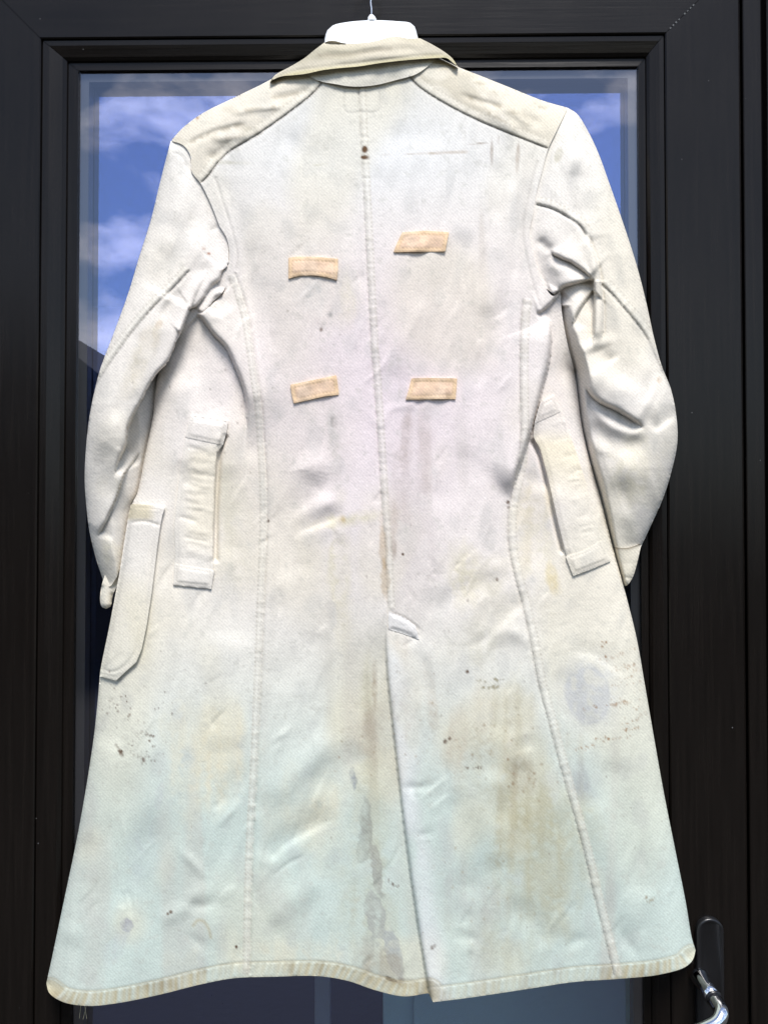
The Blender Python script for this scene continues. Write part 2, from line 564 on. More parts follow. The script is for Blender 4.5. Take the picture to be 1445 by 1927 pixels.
for sgn, ex in ((-1, ex0), (1, ex1)):
    bm = bmesh.new()
    a, b = Vector((rx0, HY + 0.3, rz0)), Vector((ex, HY + 0.3, 1.9))
    o = (b - a).normalized() * 0.4
    dz = Vector((0, 0, -0.12))
    v = [a, b + o, b + o + dz, a + dz]
    f = bm.faces.new([bm.verts.new(c) for c in v])
    r = bmesh.ops.extrude_face_region(bm, geom=[f])
    bmesh.ops.translate(bm, verts=[g for g in r['geom'] if isinstance(g, bmesh.types.BMVert)], vec=(0, -6.6, 0))
    link('roof', bm_mesh(bm, 'roof'), M_TILE, hs)
# garden wall and clipped hedge closing the yard to the right of that house
bm = bmesh.new(); box(bm, (ex1 + 0.5, HY - 0.6, 0), (20, HY, 1.9), 0.05)
yw = link('yard_wall', bm_mesh(bm, 'yard_wall'), M_BRICK)
yw['label'] = 'dark brick yard wall running on from the opposite house'
yw['category'] = 'wall'

# ------------------------------------------------------------------ THE COAT
# a common lattice in the coat's hanging plane (photograph pixel units); each cloth piece carries a height over the door
H = 2.3
NX, NY = int(IW / H) + 2, int(IH / H) + 2
gx = np.arange(NX) * H
gy = np.arange(NY) * H
X, Y = np.meshgrid(gx, gy)
rng = np.random.default_rng(7)

def fnoise(sx, sy, seed, ang=0.0):
    r = np.random.default_rng(seed)
    w = r.standard_normal((NY, NX))
    ky = np.fft.fftfreq(NY)[:, None] * 2 * math.pi
    kx = np.fft.rfftfreq(NX)[None, :] * 2 * math.pi
    ca, sa = math.cos(ang), math.sin(ang)
    u, v = kx * ca + ky * sa, -kx * sa + ky * ca
    f = np.exp(-0.5 * ((u * sx / H) ** 2 + (v * sy / H) ** 2))
    o = np.fft.irfft2(np.fft.rfft2(w) * f, (NY, NX))
    return (o - o.mean()) / o.std()

def near(P, R):
    """distance, signed side and arc parameter of the lattice to a polyline, filled within R pixels of it"""
    P = np.asarray(P, float)
    D = np.full((NY, NX), 1e9)
    S = np.zeros((NY, NX))
    T = np.zeros((NY, NX))
    seg = np.linalg.norm(np.diff(P, axis=0), axis=1)
    cum = np.concatenate([[0], np.cumsum(seg)])
    for i in range(len(P) - 1):
        a, b = P[i], P[i + 1]
        if seg[i] < 1e-9: continue
        i0 = max(0, int((min(a[0], b[0]) - R) / H)); i1 = min(NX, int((max(a[0], b[0]) + R) / H) + 2)
        j0 = max(0, int((min(a[1], b[1]) - R) / H)); j1 = min(NY, int((max(a[1], b[1]) + R) / H) + 2)
        if i0 >= i1 or j0 >= j1: continue
        x, y = X[j0:j1, i0:i1] - a[0], Y[j0:j1, i0:i1] - a[1]
        tx, ty = (b - a) / seg[i]
        s = np.clip(x * tx + y * ty, 0, seg[i])
        dx, dy = x - s * tx, y - s * ty
        d = np.hypot(dx, dy)
        m = d < D[j0:j1, i0:i1]
        D[j0:j1, i0:i1][m] = d[m]
        S[j0:j1, i0:i1][m] = np.sign(-ty * x + tx * y)[m]
        T[j0:j1, i0:i1][m] = (cum[i] + s)[m]
    return D, S, T, cum[-1]

def side_of(P, pt):
    P = np.asarray(P, float); pt = np.asarray(pt, float)
    best, sg = 1e9, 1
    for a, b in zip(P, P[1:]):
        L = np.linalg.norm(b - a)
        if L < 1e-9: continue
        t = (b - a) / L
        s = np.clip(np.dot(pt - a, t), 0, L)
        d = np.linalg.norm(pt - a - s * t)
        if d < best:
            best, sg = d, np.sign(-t[1] * (pt - a)[0] + t[0] * (pt - a)[1])
    return sg

def taper(T, L, e0, e1):
    r = np.ones_like(T)
    if e0 > 0: r = r * np.clip(T / e0, 0, 1)
    if e1 > 0: r = r * np.clip((L - T) / e1, 0, 1)
    return r * r * (3 - 2 * r)

def smooth01(x):
    x = np.clip(x, 0, 1)
    return x * x * (3 - 2 * x)

REC, LINES, RSC = True, [], 1.0
def ridge(F, pts, a, w, w2=None, hi=None, ends=(40, 40)):
    """rounded fold along pts: height a, width w (w2 on the side away from hi)"""
    if REC: return
    P = catmull(pts)
    w2 = w2 or w
    D, S, T, L = near(P, 3.2 * max(w, w2))
    sg = side_of(P, hi) if hi else 1
    ww = np.where(S == sg, w, w2)
    e = np.exp(-(D / ww) ** 2)
    e[D > 1e8] = 0
    F += a * RSC * e * taper(T, L, *ends)

CSC = 1.0
def cliff(F, pts, hi, a, w, low=0.0, wl=30, edge=2.2, ends=(30, 30), line=0.004):
    """overlapping fold edge: cloth on the hi side stands a above, falling away over w; on the other side it dips by low, with a tight gap of depth line under the edge"""
    P = catmull(pts)
    if REC:
        LINES.append(P)
        return
    a, low = a * CSC, low * CSC
    D, S, T, L = near(P, 3.5 * max(w, wl))
    sg = side_of(P, hi)
    tp = taper(T, L, *ends)
    far = D > 1e8
    u = np.where(far, 0, D)
    ws = 0.22 + 0.78 * tp
    up = a * (1 - np.exp(-u / edge)) * np.exp(-(u / (w * ws)) ** 2)
    dn = (-low * np.exp(-(u / (wl * ws)) ** 2) - line * np.exp(-(u / 3.6) ** 2)) * (1 - np.exp(-u / 1.0))
    F += np.where(far, 0, np.where(S == sg, up, dn)) * tp

SEAMLINES = []
def seam(F, pts, band=13, side=None, groove=0.0016, lift=0.0009, gw=2.6, ends=(6, 6), stain=0.55, seed=1):
    """sewn seam: a narrow groove and, on one side, a raised stitched-down allowance with puckers"""
    P = catmull(pts)
    if REC:
        LINES.append(P)
        return
    D, S, T, L = near(P, band + 14)
    tp = taper(T, L, *ends)
    ok = D < 1e8
    u = np.where(ok, D, 1e3)
    r = np.random.default_rng(seed)
    pk = np.interp(T, np.arange(0, L + 12, 6.0), r.standard_normal(len(np.arange(0, L + 12, 6.0))))
    F -= groove * np.exp(-(u / gw) ** 2) * tp
    if side is not None:
        sg = side_of(P, side)
        b = smooth01((band + 3 - u) / 4) * (S == sg) * (u < band + 6)
        F += 0.5 * (lift + 0.00030 * pk) * b * tp
        F -= 0.0004 * np.exp(-((u - band) / 2.0) ** 2) * (S == sg) * tp
        SEAMLINES.append((u, np.where(S == sg, 1.0, 0.0), tp, stain, band, pk, T))
    else:
        SEAMLINES.append((u, np.zeros_like(u), tp, stain, band, pk, T))

def inside(P):
    """even-odd test of lattice points against polygon P"""
    P = np.asarray(P, float)
    m = np.zeros((NY, NX), bool)
    Q = np.roll(P, -1, axis=0)
    for (x1, y1), (x2, y2) in zip(P, Q):
        if y1 == y2: continue
        j0, j1 = sorted((y1, y2))
        a = max(0, int(math.ceil(j0 / H))); b = min(NY, int(math.ceil(j1 / H)))
        if a >= b: continue
        yy = gy[a:b]
        xi = x1 + (yy - y1) * (x2 - x1) / (y2 - y1)
        m[a:b] ^= (gx[None, :] < xi[:, None])
    return m

def blur(F, s):
    ky = np.fft.fftfreq(NY)[:, None] * 2 * math.pi
    kx = np.fft.rfftfreq(NX)[None, :] * 2 * math.pi
    return np.fft.irfft2(np.fft.rfft2(F) * np.exp(-0.5 * (kx ** 2 + ky ** 2) * (s / H) ** 2), (NY, NX))

def roll(F, pts, w, drop):
    if REC: return
    D, S, T, L = near(catmull(pts), w + 8)
    e = np.clip(np.where(D > 1e8, w, D) / w, 0, 1)
    F -= drop * (1 - np.sqrt(1 - (1 - e) ** 2))

# ---- outlines -------------------------------------------------------------
ARM_L = [(322, 265), (345, 273), (359, 293), (361, 322), (378, 345), (392, 372), (404, 400), (413, 424), (427, 448), (432, 480), (429, 500), (418, 514)]
ARM_R = [(1068, 203), (1046, 248), (1031, 280), (1020, 320), (1008, 366), (1003, 400), (996, 436), (1003, 474), (1018, 526), (1040, 557), (1054, 548)]
SIDE_L = [(418, 514), (395, 545), (350, 596), (318, 650), (298, 704), (288, 784), (274, 855), (259, 927), (250, 946), (246, 958), (226, 1080), (206, 1180), (189, 1265),
          (187, 1290), (178, 1380), (163, 1480), (145, 1580), (122, 1690), (101, 1790), (88, 1850)]
HEM_L = [(88, 1850), (93, 1868), (118, 1885), (165, 1893), (220, 1888), (300, 1872), (380, 1852), (440, 1841), (520, 1838), (600, 1837), (655, 1846), (705, 1863), (760, 1875), (806, 1869)]
HEM_R = [(815, 1886), (880, 1878), (1000, 1860), (1080, 1848), (1165, 1842), (1240, 1834), (1288, 1820), (1303, 1806), (1308, 1788)]
SIDE_R = [(1308, 1788), (1301, 1765), (1290, 1700), (1270, 1600), (1250, 1500), (1232, 1400), (1213, 1290), (1197, 1200), (1172, 1100), (1150, 1020), (1130, 940), (1110, 870),
          (1094, 800), (1080, 700), (1068, 650), (1057, 590), (1054, 548)]
SHO_L = [(560, 118), (505, 152), (440, 184), (380, 214), (345, 240), (322, 265)]
SHO_R = [(1068, 203), (1020, 189), (960, 165), (900, 141), (862, 126), (800, 95)]
BODY = np.concatenate([catmull(SHO_L), catmull(ARM_L), catmull(SIDE_L), catmull(HEM_L), catmull(HEM_R), catmull(SIDE_R), catmull(ARM_R[::-1]), catmull(SHO_R)])
CENTRE = [(674, 162), (676, 200), (678, 250), (683, 350), (688, 450), (693, 550), (698, 650), (705, 740), (712, 850), (718, 950), (724, 1030), (727, 1100), (730, 1150)]
VENT = [(730, 1146), (727, 1200), (729, 1260), (737, 1340), (748, 1440), (762, 1560), (778, 1680), (795, 1790), (810, 1880)]
SEAM_L = [(441, 511), (455, 550), (468, 594), (477, 650), (484, 700), (494, 770), (498, 832), (502, 900), (503, 980), (500, 1080), (497, 1150), (494, 1240), (490, 1330), (485, 1450), (477, 1590), (473, 1720), (471, 1836)]
SEAM_R = [(985, 560), (981, 592), (978, 661), (978, 748), (979, 790), (977, 851), (968, 904), (957, 964), (957, 1028), (966, 1077), (981, 1134), (994, 1190), (1004, 1243), (1013, 1290), (1032, 1361), (1051, 1433), (1070, 1501), (1096, 1595), (1119, 1693), (1140, 1775), (1156, 1842)]
YOKE_L = [(607, 154), (590, 175), (545, 211), (490, 250), (430, 287), (412, 304), (392, 331), (378, 345)]
YOKE_R = [(770, 143), (784, 160), (830, 191), (900, 227), (960, 252), (1000, 268), (1031, 280)]

YOKE_CREASES = [[(345, 275), (400, 250), (470, 232)], [(392, 262), (440, 258), (480, 250)], [(380, 300), (410, 290), (440, 270)], [(430, 215), (480, 205), (540, 200)], [(500, 185), (550, 178), (590, 165)], [(880, 150), (910, 160), (950, 185)], [(860, 175), (900, 190), (960, 205)], [(930, 195), (970, 215), (1000, 240)], [(980, 205), (1000, 225), (1030, 235)], [(820, 130), (850, 128), (868, 132)], [(1000, 190), (1010, 200), (1040, 205)], [(900, 200), (940, 225), (985, 255)]]
def fields():
    global A,B,R,K,KL,HEMCOL,SL_OUT,SLEEVE_L,SR_OUT,SLEEVE_R,SLV_SEAM_L,SLV_SEAM_R,CSC,CUFF_L,CUFF_R,n25,n60,n120,n250,RSC
    # ---- body heights -----------------------------------------------------------
    n250, n120, n60, n25 = fnoise(120, 170, 11), fnoise(60, 70, 12), fnoise(26, 34, 13), fnoise(11, 13, 14)
    ndiag = fnoise(22, 80, 15, math.radians(40))
    nvert = fnoise(28, 260, 16, math.radians(4))
    B = 0.050 + 0.024 * np.exp(-((Y - 470) / 330) ** 2) * np.exp(-((X - 700) / 330) ** 2) + 0.010 * np.exp(-((Y - 900) / 300) ** 2) * np.exp(-((X - 700) / 260) ** 2)
    B -= 0.000018 * np.clip(330 - Y, 0, 300)                       # leans back to the hanger at the top
    fl = smooth01((Y - 900) / 800)
    B += fl * (0.0065 * np.sin((X - 300) / 75.0 + (Y - 1300) / 900.0) * np.exp(-((X - 380) / 230) ** 2) + 0.006 * np.sin((X - 800) / 66.0 - (Y - 1300) / 700) * np.exp(-((X - 1000) / 250) ** 2))
    B += 0.0014 * n250 + 0.0004 * n120 + 0.00022 * n60 + 0.00010 * n25 + 0.0013 * nvert * (0.6 + 0.4 * fl) + 0.0004 * ndiag * fl - 0.0006 * np.abs(fnoise(15, 150, 17, math.radians(6))) - 0.00028 * np.abs(fnoise(7, 34, 18, math.radians(18)))

    roll(B, SIDE_L[3:], 80, 0.022)
    roll(B, SIDE_R[:-3], 80, 0.022)
    roll(B, SHO_L, 60, 0.026)
    roll(B, SHO_R, 60, 0.026)
    roll(B, HEM_L, 3, 0.0003)
    roll(B, HEM_R, 3, 0.0003)
    # side panels lie deeper than the back under the arms
    cliff(B, [(372, 590), (383, 602), (400, 626), (425, 653), (433, 667), (441, 686), (455, 720), (463, 750), (466, 800), (462, 850)], (480, 640), 0.017, 60, 0.010, 60, 2.2, (8, 120))
    ridge(B, [(455, 740), (466, 800), (468, 880)], -0.004, 14, 40, hi=(440, 800))
    cliff(B, [(1012, 572), (1021, 585), (1033, 606), (1036, 644), (1030, 690), (1021, 724), (1007, 779), (993, 827), (980, 868), (968, 904), (960, 940)], (960, 720), 0.018, 48, 0.012, 90, 3.0, (80, 60), 0.001)
    cliff(B, [(1008, 590), (1021, 584), (1040, 566), (1056, 545)], (1005, 540), 0.006, 24, 0.010, 34, 2.4, (8, 8))
    ridge(B, [(1078, 700), (1094, 790), (1125, 910)], 0.004, 26)
    ridge(B, [(985, 880), (1010, 1000), (1040, 1120)], -0.008, 38, ends=(60, 120))
    # hollow and ledge at the left armpit
    ridge(B, [(405, 545), (412, 570), (398, 590)], -0.007, 17, ends=(10, 10))
    ridge(B, [(388, 598), (405, 597), (425, 592), (440, 570)], 0.0018, 9, ends=(10, 20))
    for k, (a, b, c) in enumerate((((428, 520), (432, 545), (424, 575)), ((438, 522), (440, 550), (432, 590)))):
        ridge(B, [a, b, c], -0.0016, 3.5, ends=(10, 10))
    ridge(B, [(330, 700), (350, 800), (345, 900)], 0.005, 40)
    ridge(B, [(370, 640), (385, 720), (420, 800)], -0.004, 22)
    RSC = 0.62
    # back: soft vertical folds from the shoulder blades
    ridge(B, [(424, 330), (440, 400), (452, 470)], -0.0025, 10, 26, hi=(400, 400))
    ridge(B, [(458, 430), (470, 520), (488, 640), (510, 820)], -0.0050, 14, 40, hi=(440, 600), ends=(60, 120))
    ridge(B, [(500, 250), (545, 265), (600, 290), (640, 320)], -0.0028, 26)
    ridge(B, [(700, 240), (790, 255), (860, 245)], -0.0020, 24)
    ridge(B, [(925, 290), (940, 360), (930, 430)], -0.003, 14)
    ridge(B, [(965, 330), (955, 420), (940, 520), (900, 600)], 0.004, 20)
    ridge(B, [(985, 330), (975, 430), (970, 540)], -0.003, 12)
    ridge(B, [(880, 430), (850, 510), (820, 580)], -0.003, 24)
    ridge(B, [(945, 590), (925, 625), (915, 680), (900, 740)], -0.0035, 11, 24, hi=(960, 640))
    ridge(B, [(965, 560), (940, 590), (905, 604)], -0.0022, 7, 16, hi=(930, 620))
    ridge(B, [(660, 320), (668, 440), (676, 560)], -0.0026, 15)
    ridge(B, [(800, 560), (760, 640), (740, 720)], 0.003, 22)
    # waist: crumpled hollows left of the centre seam
    ridge(B, [(560, 850), (585, 880), (575, 915)], 0.0060, 34)
    ridge(B, [(628, 880), (600, 920), (560, 955), (530, 985)], -0.0055, 15, 30, hi=(650, 960), ends=(50, 50))
    ridge(B, [(650, 952), (625, 975), (585, 990), (545, 1010)], -0.0050, 8, 22, hi=(600, 1020), ends=(40, 40))
    ridge(B, [(640, 925), (605, 955), (580, 965)], 0.0040, 14)
    ridge(B, [(505, 940), (540, 1010), (560, 1100)], -0.0035, 30)
    ridge(B, [(880, 830), (860, 900), (800, 960)], -0.0030, 30)
    ridge(B, [(960, 900), (940, 990), (930, 1080)], -0.0060, 20, 36, hi=(900, 1000))
    ridge(B, [(690, 760), (715, 800), (735, 770), (800, 765)], 0.0012, 8)
    ridge(B, [(980, 1070), (930, 1090), (870, 1110), (800, 1165)], -0.0030, 18)
    ridge(B, [(1000, 1120), (960, 1150), (900, 1205), (860, 1215)], -0.0045, 12, 26, hi=(900, 1230))
    ridge(B, [(935, 1172), (900, 1195), (880, 1230)], 0.0036, 16)
    ridge(B, [(945, 1170), (990, 1210), (1000, 1230)], 0.0030, 14)
    ridge(B, [(940, 1185), (950, 1300), (935, 1400)], -0.0045, 22, 40, hi=(900, 1300))
    RSC = 0.55
    # skirt folds, left
    ridge(B, [(640, 1372), (600, 1415), (545, 1470), (500, 1530)], 0.0062, 22, 30, hi=(600, 1500), ends=(60, 60))
    ridge(B, [(640, 1530), (580, 1560), (530, 1590), (498, 1628)], -0.0062, 11, 26, hi=(590, 1610), ends=(60, 30))
    ridge(B, [(690, 1400), (640, 1450), (590, 1500)], -0.0038, 28)
    ridge(B, [(620, 1650), (560, 1690), (500, 1740)], 0.0045, 26)
    ridge(B, [(560, 1360), (520, 1390), (500, 1400)], 0.0022, 7)
    ridge(B, [(470, 1430), (440, 1470), (400, 1530)], -0.0026, 16)
    ridge(B, [(460, 1500), (420, 1545), (400, 1560)], 0.0020, 7)
    ridge(B, [(300, 1500), (270, 1600), (230, 1740)], -0.0065, 32, 44, hi=(250, 1600), ends=(90, 90))
    ridge(B, [(330, 1590), (360, 1620), (395, 1660)], 0.0030, 10)
    ridge(B, [(400, 1660), (375, 1680), (330, 1720), (290, 1735)], 0.0035, 14)
    ridge(B, [(330, 1690), (380, 1705), (420, 1685)], -0.0030, 11)
    ridge(B, [(340, 1750), (375, 1775), (400, 1800)], -0.0024, 12)
    ridge(B, [(210, 1380), (190, 1500), (150, 1680), (130, 1790)], 0.0050, 24)
    ridge(B, [(165, 1560), (150, 1640), (125, 1760)], -0.0040, 16)
    ridge(B, [(320, 980), (310, 1150), (300, 1280), (280, 1420)], -0.0060, 26, 40, hi=(340, 1150), ends=(80, 120))
    ridge(B, [(430, 870), (432, 960), (425, 1060)], -0.0035, 24)
    ridge(B, [(440, 1180), (420, 1300), (430, 1420)], 0.0040, 36)
    ridge(B, [(600, 1180), (560, 1240), (500, 1300)], -0.0030, 28)
    # skirt folds, right
    ridge(B, [(780, 1210), (800, 1260), (810, 1330)], -0.0036, 12, 24, hi=(830, 1260))
    ridge(B, [(740, 1480), (790, 1482), (830, 1470)], -0.0020, 7)
    ridge(B, [(770, 1572), (800, 1570), (830, 1560)], -0.0022, 7)
    ridge(B, [(790, 1680), (830, 1690)], -0.0020, 9)
    ridge(B, [(850, 1480), (870, 1580), (880, 1700)], -0.0045, 26)
    ridge(B, [(930, 1440), (920, 1530), (940, 1640)], 0.0050, 28)
    ridge(B, [(985, 1420), (960, 1500), (930, 1560)], -0.0035, 20)
    ridge(B, [(960, 1420), (990, 1405), (1020, 1400)], -0.0035, 8, 18, hi=(990, 1430))
    ridge(B, [(960, 1395), (985, 1380), (1010, 1378)], 0.0028, 10)
    ridge(B, [(1060, 1230), (1100, 1226), (1150, 1250), (1190, 1280)], -0.0025, 9, 24, hi=(1120, 1270))
    ridge(B, [(1050, 1250), (1080, 1340), (1130, 1400)], -0.0030, 26)
    ridge(B, [(1150, 1420), (1190, 1560), (1220, 1700)], -0.0040, 30)
    ridge(B, [(1110, 1500), (1150, 1620), (1190, 1760)], 0.0040, 30)
    ridge(B, [(1060, 1790), (1090, 1768), (1120, 1765)], -0.0035, 11)
    ridge(B, [(940, 1700), (1000, 1730), (1040, 1790)], -0.0036, 24)
    ridge(B, [(1160, 1740), (1185, 1780), (1210, 1810)], -0.0028, 12)
    ridge(B, [(840, 1760), (880, 1765), (910, 1780)], -0.0028, 12)
    RSC = 1.15
    RSC = 1.0
    wc = np.random.default_rng(77)
    for k in range(150):
        x0_, y0_ = wc.uniform(170, 1240), wc.uniform(380, 1800)
        an = math.radians(wc.normal(100, 16) if wc.random() < 0.65 else wc.normal(128, 14))
        ln = wc.uniform(30, 110)
        bx_, by_ = math.cos(an) * ln, math.sin(an) * ln
        k_ = wc.uniform(-8, 8)
        ridge(B, [(x0_, y0_), (x0_ + bx_ / 2 + k_, y0_ + by_ / 2 + k_ * 0.5), (x0_ + bx_, y0_ + by_)], wc.choice([-1, -1, 1]) * wc.uniform(0.0004, 0.0010), wc.uniform(2.4, 4.5), wc.uniform(5, 14), hi=(x0_ - 30, y0_), ends=(ln * 0.4, ln * 0.4))
    # shoulders: dirty crumpled yokes
    for i, p in enumerate(YOKE_CREASES):
        ridge(B, p, (-0.0030 if i % 2 == 0 else 0.0026), 6 + (i % 3) * 2, ends=(25, 25))
    RSC = 1.0
    ridge(B, [(426, 815), (415, 848), (410, 900), (407, 960), (406, 1062)], -0.006, 5, ends=(10, 10))
    ridge(B, [(998, 825), (1011, 848), (1027, 905), (1045, 985), (1060, 1044)], -0.006, 5, ends=(10, 10))
    # vent: the right flap laps over the left
    cliff(B, VENT, (900, 1500), 0.0080, 80, 0.0060, 60, 3.0, (110, 0), 0.001)
    # ---- body seams ---------------------------------------------------------------
    seam(B, YOKE_L, 15, (480, 220), 0.0022, 0.0008, 1.9, seed=2, stain=0.85)
    seam(B, YOKE_R, 15, (900, 190), 0.0022, 0.0008, 1.9, seed=3, stain=0.85)
    seam(B, CENTRE, 13, (720, 500), 0.0013, 0.0010, seed=4, stain=0.22)
    seam(B, SEAM_L, 13, (470, 900), 0.0013, 0.0010, seed=5, stain=0.20)
    seam(B, SEAM_R, 15, (1000, 700), 0.0014, 0.0011, seed=6, stain=0.40)
    seam(B, [(404, 330), (420, 380), (436, 430), (447, 480), (445, 512)], 4, None, 0.0009, 0, seed=7, stain=0.2)
    seam(B, [(1012, 300), (994, 370), (984, 436), (990, 480), (1003, 535), (1018, 580)], 4, None, 0.0009, 0, seed=8, stain=0.2)
    seam(B, [(649, 166), (650, 209), (676, 211), (712, 207), (713, 168)], 4, None, 0.0006, 0, seed=9, stain=0.15, gw=2.0)
    seam(B, [(731, 1152), (760, 1163), (779, 1176), (792, 1188)], 4, None, 0.0012, 0, seed=10, stain=0.2)
    seam(B, [(731, 1182), (757, 1190), (785, 1203)], 4, None, 0.0012, 0, seed=11, stain=0.2)
    # hem: a narrow turned band, puckered all along
    HEMCOL = np.zeros((NY, NX))
    for hp, sd in () if REC else ((HEM_L[1:], 21), (HEM_R[:-1], 22)):
        D, S, T, L = near(catmull(hp), 60)
        u = np.where(D > 1e8, 999, D)
        r = np.random.default_rng(sd)
        tt = np.cumsum(r.uniform(9, 19, 200))
        pk = np.interp(T - 0.25 * u, np.repeat(tt, 2) + np.tile([-3, 3], 200), np.tile([0.0, 1.0, 0.2, 0.7, 0.0, 0.9, 0.1, 0.6], 50))
        band = smooth01((27 - u) / 4)
        B += 0.0001 * band
        B -= 0.0005 * np.exp(-((u - 28) / 2.0) ** 2)
        B += 0.0012 * (pk - 0.5) * band * smooth01(u / 4)
        HEMCOL = np.maximum(HEMCOL, band * (0.15 + 0.85 * (1 - pk)) * (0.4 + 0.6 * smooth01((n120 + 0.6))))
        HEMCOL = np.maximum(HEMCOL, 0.45 * np.exp(-(u / 4) ** 2))
        HEMCOL = np.maximum(HEMCOL, 0.60 * np.exp(-((u - 28) / 1.8) ** 2))

    # ---- left sleeve ------------------------------------------------------------
    SL_OUT = [(322, 265), (312, 302), (300, 350), (284, 415), (262, 485), (244, 545), (224, 602), (205, 652), (190, 692), (178, 738), (168, 790), (162, 850), (160, 902), (163, 950), (169, 1000), (181, 1050), (196, 1096)]
    SLEEVE_L = np.concatenate([catmull(SL_OUT), catmull([(196, 1096), (206, 1104), (218, 1090), (240, 1040), (275, 960), (300, 850), (318, 740), (336, 690)]),
                               catmull([(336, 690), (330, 650), (340, 631), (370, 602), (389, 585), (400, 569), (418, 552), (428, 530), (440, 500), (446, 470), (440, 440), (425, 400), (395, 345), (372, 300), (350, 265), (322, 265)])])
    yk = [250, 350, 480, 620, 760, 880, 980, 1100]
    A = np.interp(Y, yk, [0.052, 0.058, 0.064, 0.066, 0.062, 0.050, 0.040, 0.026])
    sn = 0.0008 * fnoise(60, 110, 31) + 0.0006 * fnoise(16, 90, 32, math.radians(22)) + 0.00012 * n25
    A = A + sn - 0.0006 * np.abs(fnoise(12, 80, 33, math.radians(24))) - 0.0002 * np.abs(fnoise(8, 18, 34))
    roll(A, SL_OUT, 62, 0.030)
    dA, sA, tA, lA = near(catmull(ARM_L[:9]), 120)
    wA = np.exp(-(np.where(dA > 1e8, 999, dA) / 34) ** 2)
    A = A * (1 - wA) + (B - 0.0035) * wA
    if not REC:
        A = np.where(inside(BODY) & (Y < 516) & (Y > 300), np.minimum(A, B - 0.004), A)
    # main arm edge and the layers behind it
    cliff(A, [(394, 508), (378, 535), (368, 554), (362, 572), (357, 585)], (340, 550), 0.004, 24, 0.004, 12, 2.2, (30, 8), 0.001)
    cliff(A, [(364, 574), (356, 588), (338, 631), (318, 680), (297, 702), (281, 726), (268, 752), (252, 780), (241, 806), (238, 834), (224, 866), (212, 900)], (290, 620), 0.012, 70, 0.040, 130, 2.4, (14, 60))
    cliff(A, [(262, 845), (257, 858), (235, 891), (219, 939), (200, 980), (181, 1012)], (190, 900), 0.006, 34, 0.008, 40, 3.0, (30, 20))
    cliff(A, [(424, 505), (418, 512), (413, 526), (398, 538), (383, 559), (367, 578), (357, 585)], (385, 510), 0.007, 34, 0.012, 22, 2.2, (8, 6))
    cliff(A, [(424, 548), (418, 554), (406, 559), (400, 569), (389, 585), (370, 602), (340, 631)], (380, 580), 0.010, 16, 0.0, 20, 2.5, (6, 4))
    RSC = 0.66
    ridge(A, [(330, 455), (318, 480), (295, 525), (270, 575)], -0.0055, 13, 26, hi=(350, 500), ends=(40, 60))
    ridge(A, [(350, 310), (340, 380), (318, 430)], 0.0050, 22)
    ridge(A, [(382, 380), (365, 420), (345, 460)], -0.0026, 20)
    ridge(A, [(410, 480), (385, 510), (360, 545)], -0.0045, 12)
    ridge(A, [(413, 426), (400, 434), (394, 441)], -0.0020, 3.5, 6, hi=(410, 445), ends=(4, 10))
    ridge(A, [(395, 440), (377, 465), (356, 500), (335, 540), (310, 590)], 0.0040, 11, 22, hi=(390, 520))
    ridge(A, [(338, 540), (318, 575), (300, 605)], -0.0040, 8)
    ridge(A, [(310, 590), (290, 650), (262, 720), (235, 760)], 0.0045, 14)
    ridge(A, [(270, 660), (250, 710), (225, 770), (215, 800)], -0.0040, 13)
    ridge(A, [(195, 770), (208, 820), (205, 860)], 0.0050, 24)
    ridge(A, [(190, 880), (208, 915), (215, 960)], -0.0040, 22)
    ridge(A, [(180, 960), (200, 985), (220, 965)], 0.0025, 14)
    ridge(A, [(200, 1055), (215, 1030), (232, 1025)], 0.0050, 14)
    ridge(A, [(206, 1080), (222, 1070)], -0.0030, 8)
    ridge(A, [(300, 280), (330, 300)], -0.003, 7)
    if not REC:
        lo = inside(np.array([(338, 631), (318, 680), (297, 702), (281, 726), (268, 752), (252, 780), (241, 806), (238, 834), (240, 862), (258, 856), (235, 891), (219, 939), (200, 980), (181, 1012), (205, 1060), (190, 1100), (240, 1160), (420, 1000), (420, 560)], float))
        dS, sS, tS, lS = near(catmull(SIDE_L[3:13]), 90)
        lim = B - 0.013 + 0.00006 * np.clip(np.where(dS > 1e8, 0, dS) * (X < 400), 0, 60)
        A = np.where(lo & (Y > 640), np.minimum(A, lim), A)
        wk = np.exp(-((X - 392) / 34) ** 2 - ((Y - 545) / 40) ** 2) * 0.75
        A = A * (1 - wk) + blur(A, 5) * wk
        dS, sS, tS, lS = near(catmull(SIDE_R[6:][::-1]), 120)
        dS = np.where(dS > 1e8, 120, dS)
        bin_ = (dS < 119) & (sS == side_of(catmull(SIDE_R[6:][::-1]), (1000, 900)))
        K0 = np.where(bin_, B - 0.010, B - 0.010 + 0.0013 * dS)
    SLV_SEAM_L = [(358, 507), (335, 533), (294, 573), (252, 621), (214, 673), (193, 704), (176, 732), (169, 770), (164, 820)]
    seam(A, SLV_SEAM_L, 13, (250, 600), 0.0022, 0.0012, seed=12, stain=0.6)
    seam(A, [(322, 285), (345, 296), (352, 316)], 5, None, 0.001, 0, seed=13, stain=0.2)

    CSC, RSC = 1.0, 1.0
    # ---- right sleeve -------------------------------------------------------------
    SR_OUT = [(1068, 203), (1085, 214), (1105, 245), (1125, 287), (1145, 342), (1166, 402), (1186, 462), (1201, 512), (1216, 572), (1231, 640), (1245, 690), (1261, 730), (1271, 776), (1274, 830), (1262, 890), (1246, 940), (1226, 985), (1207, 1026)]
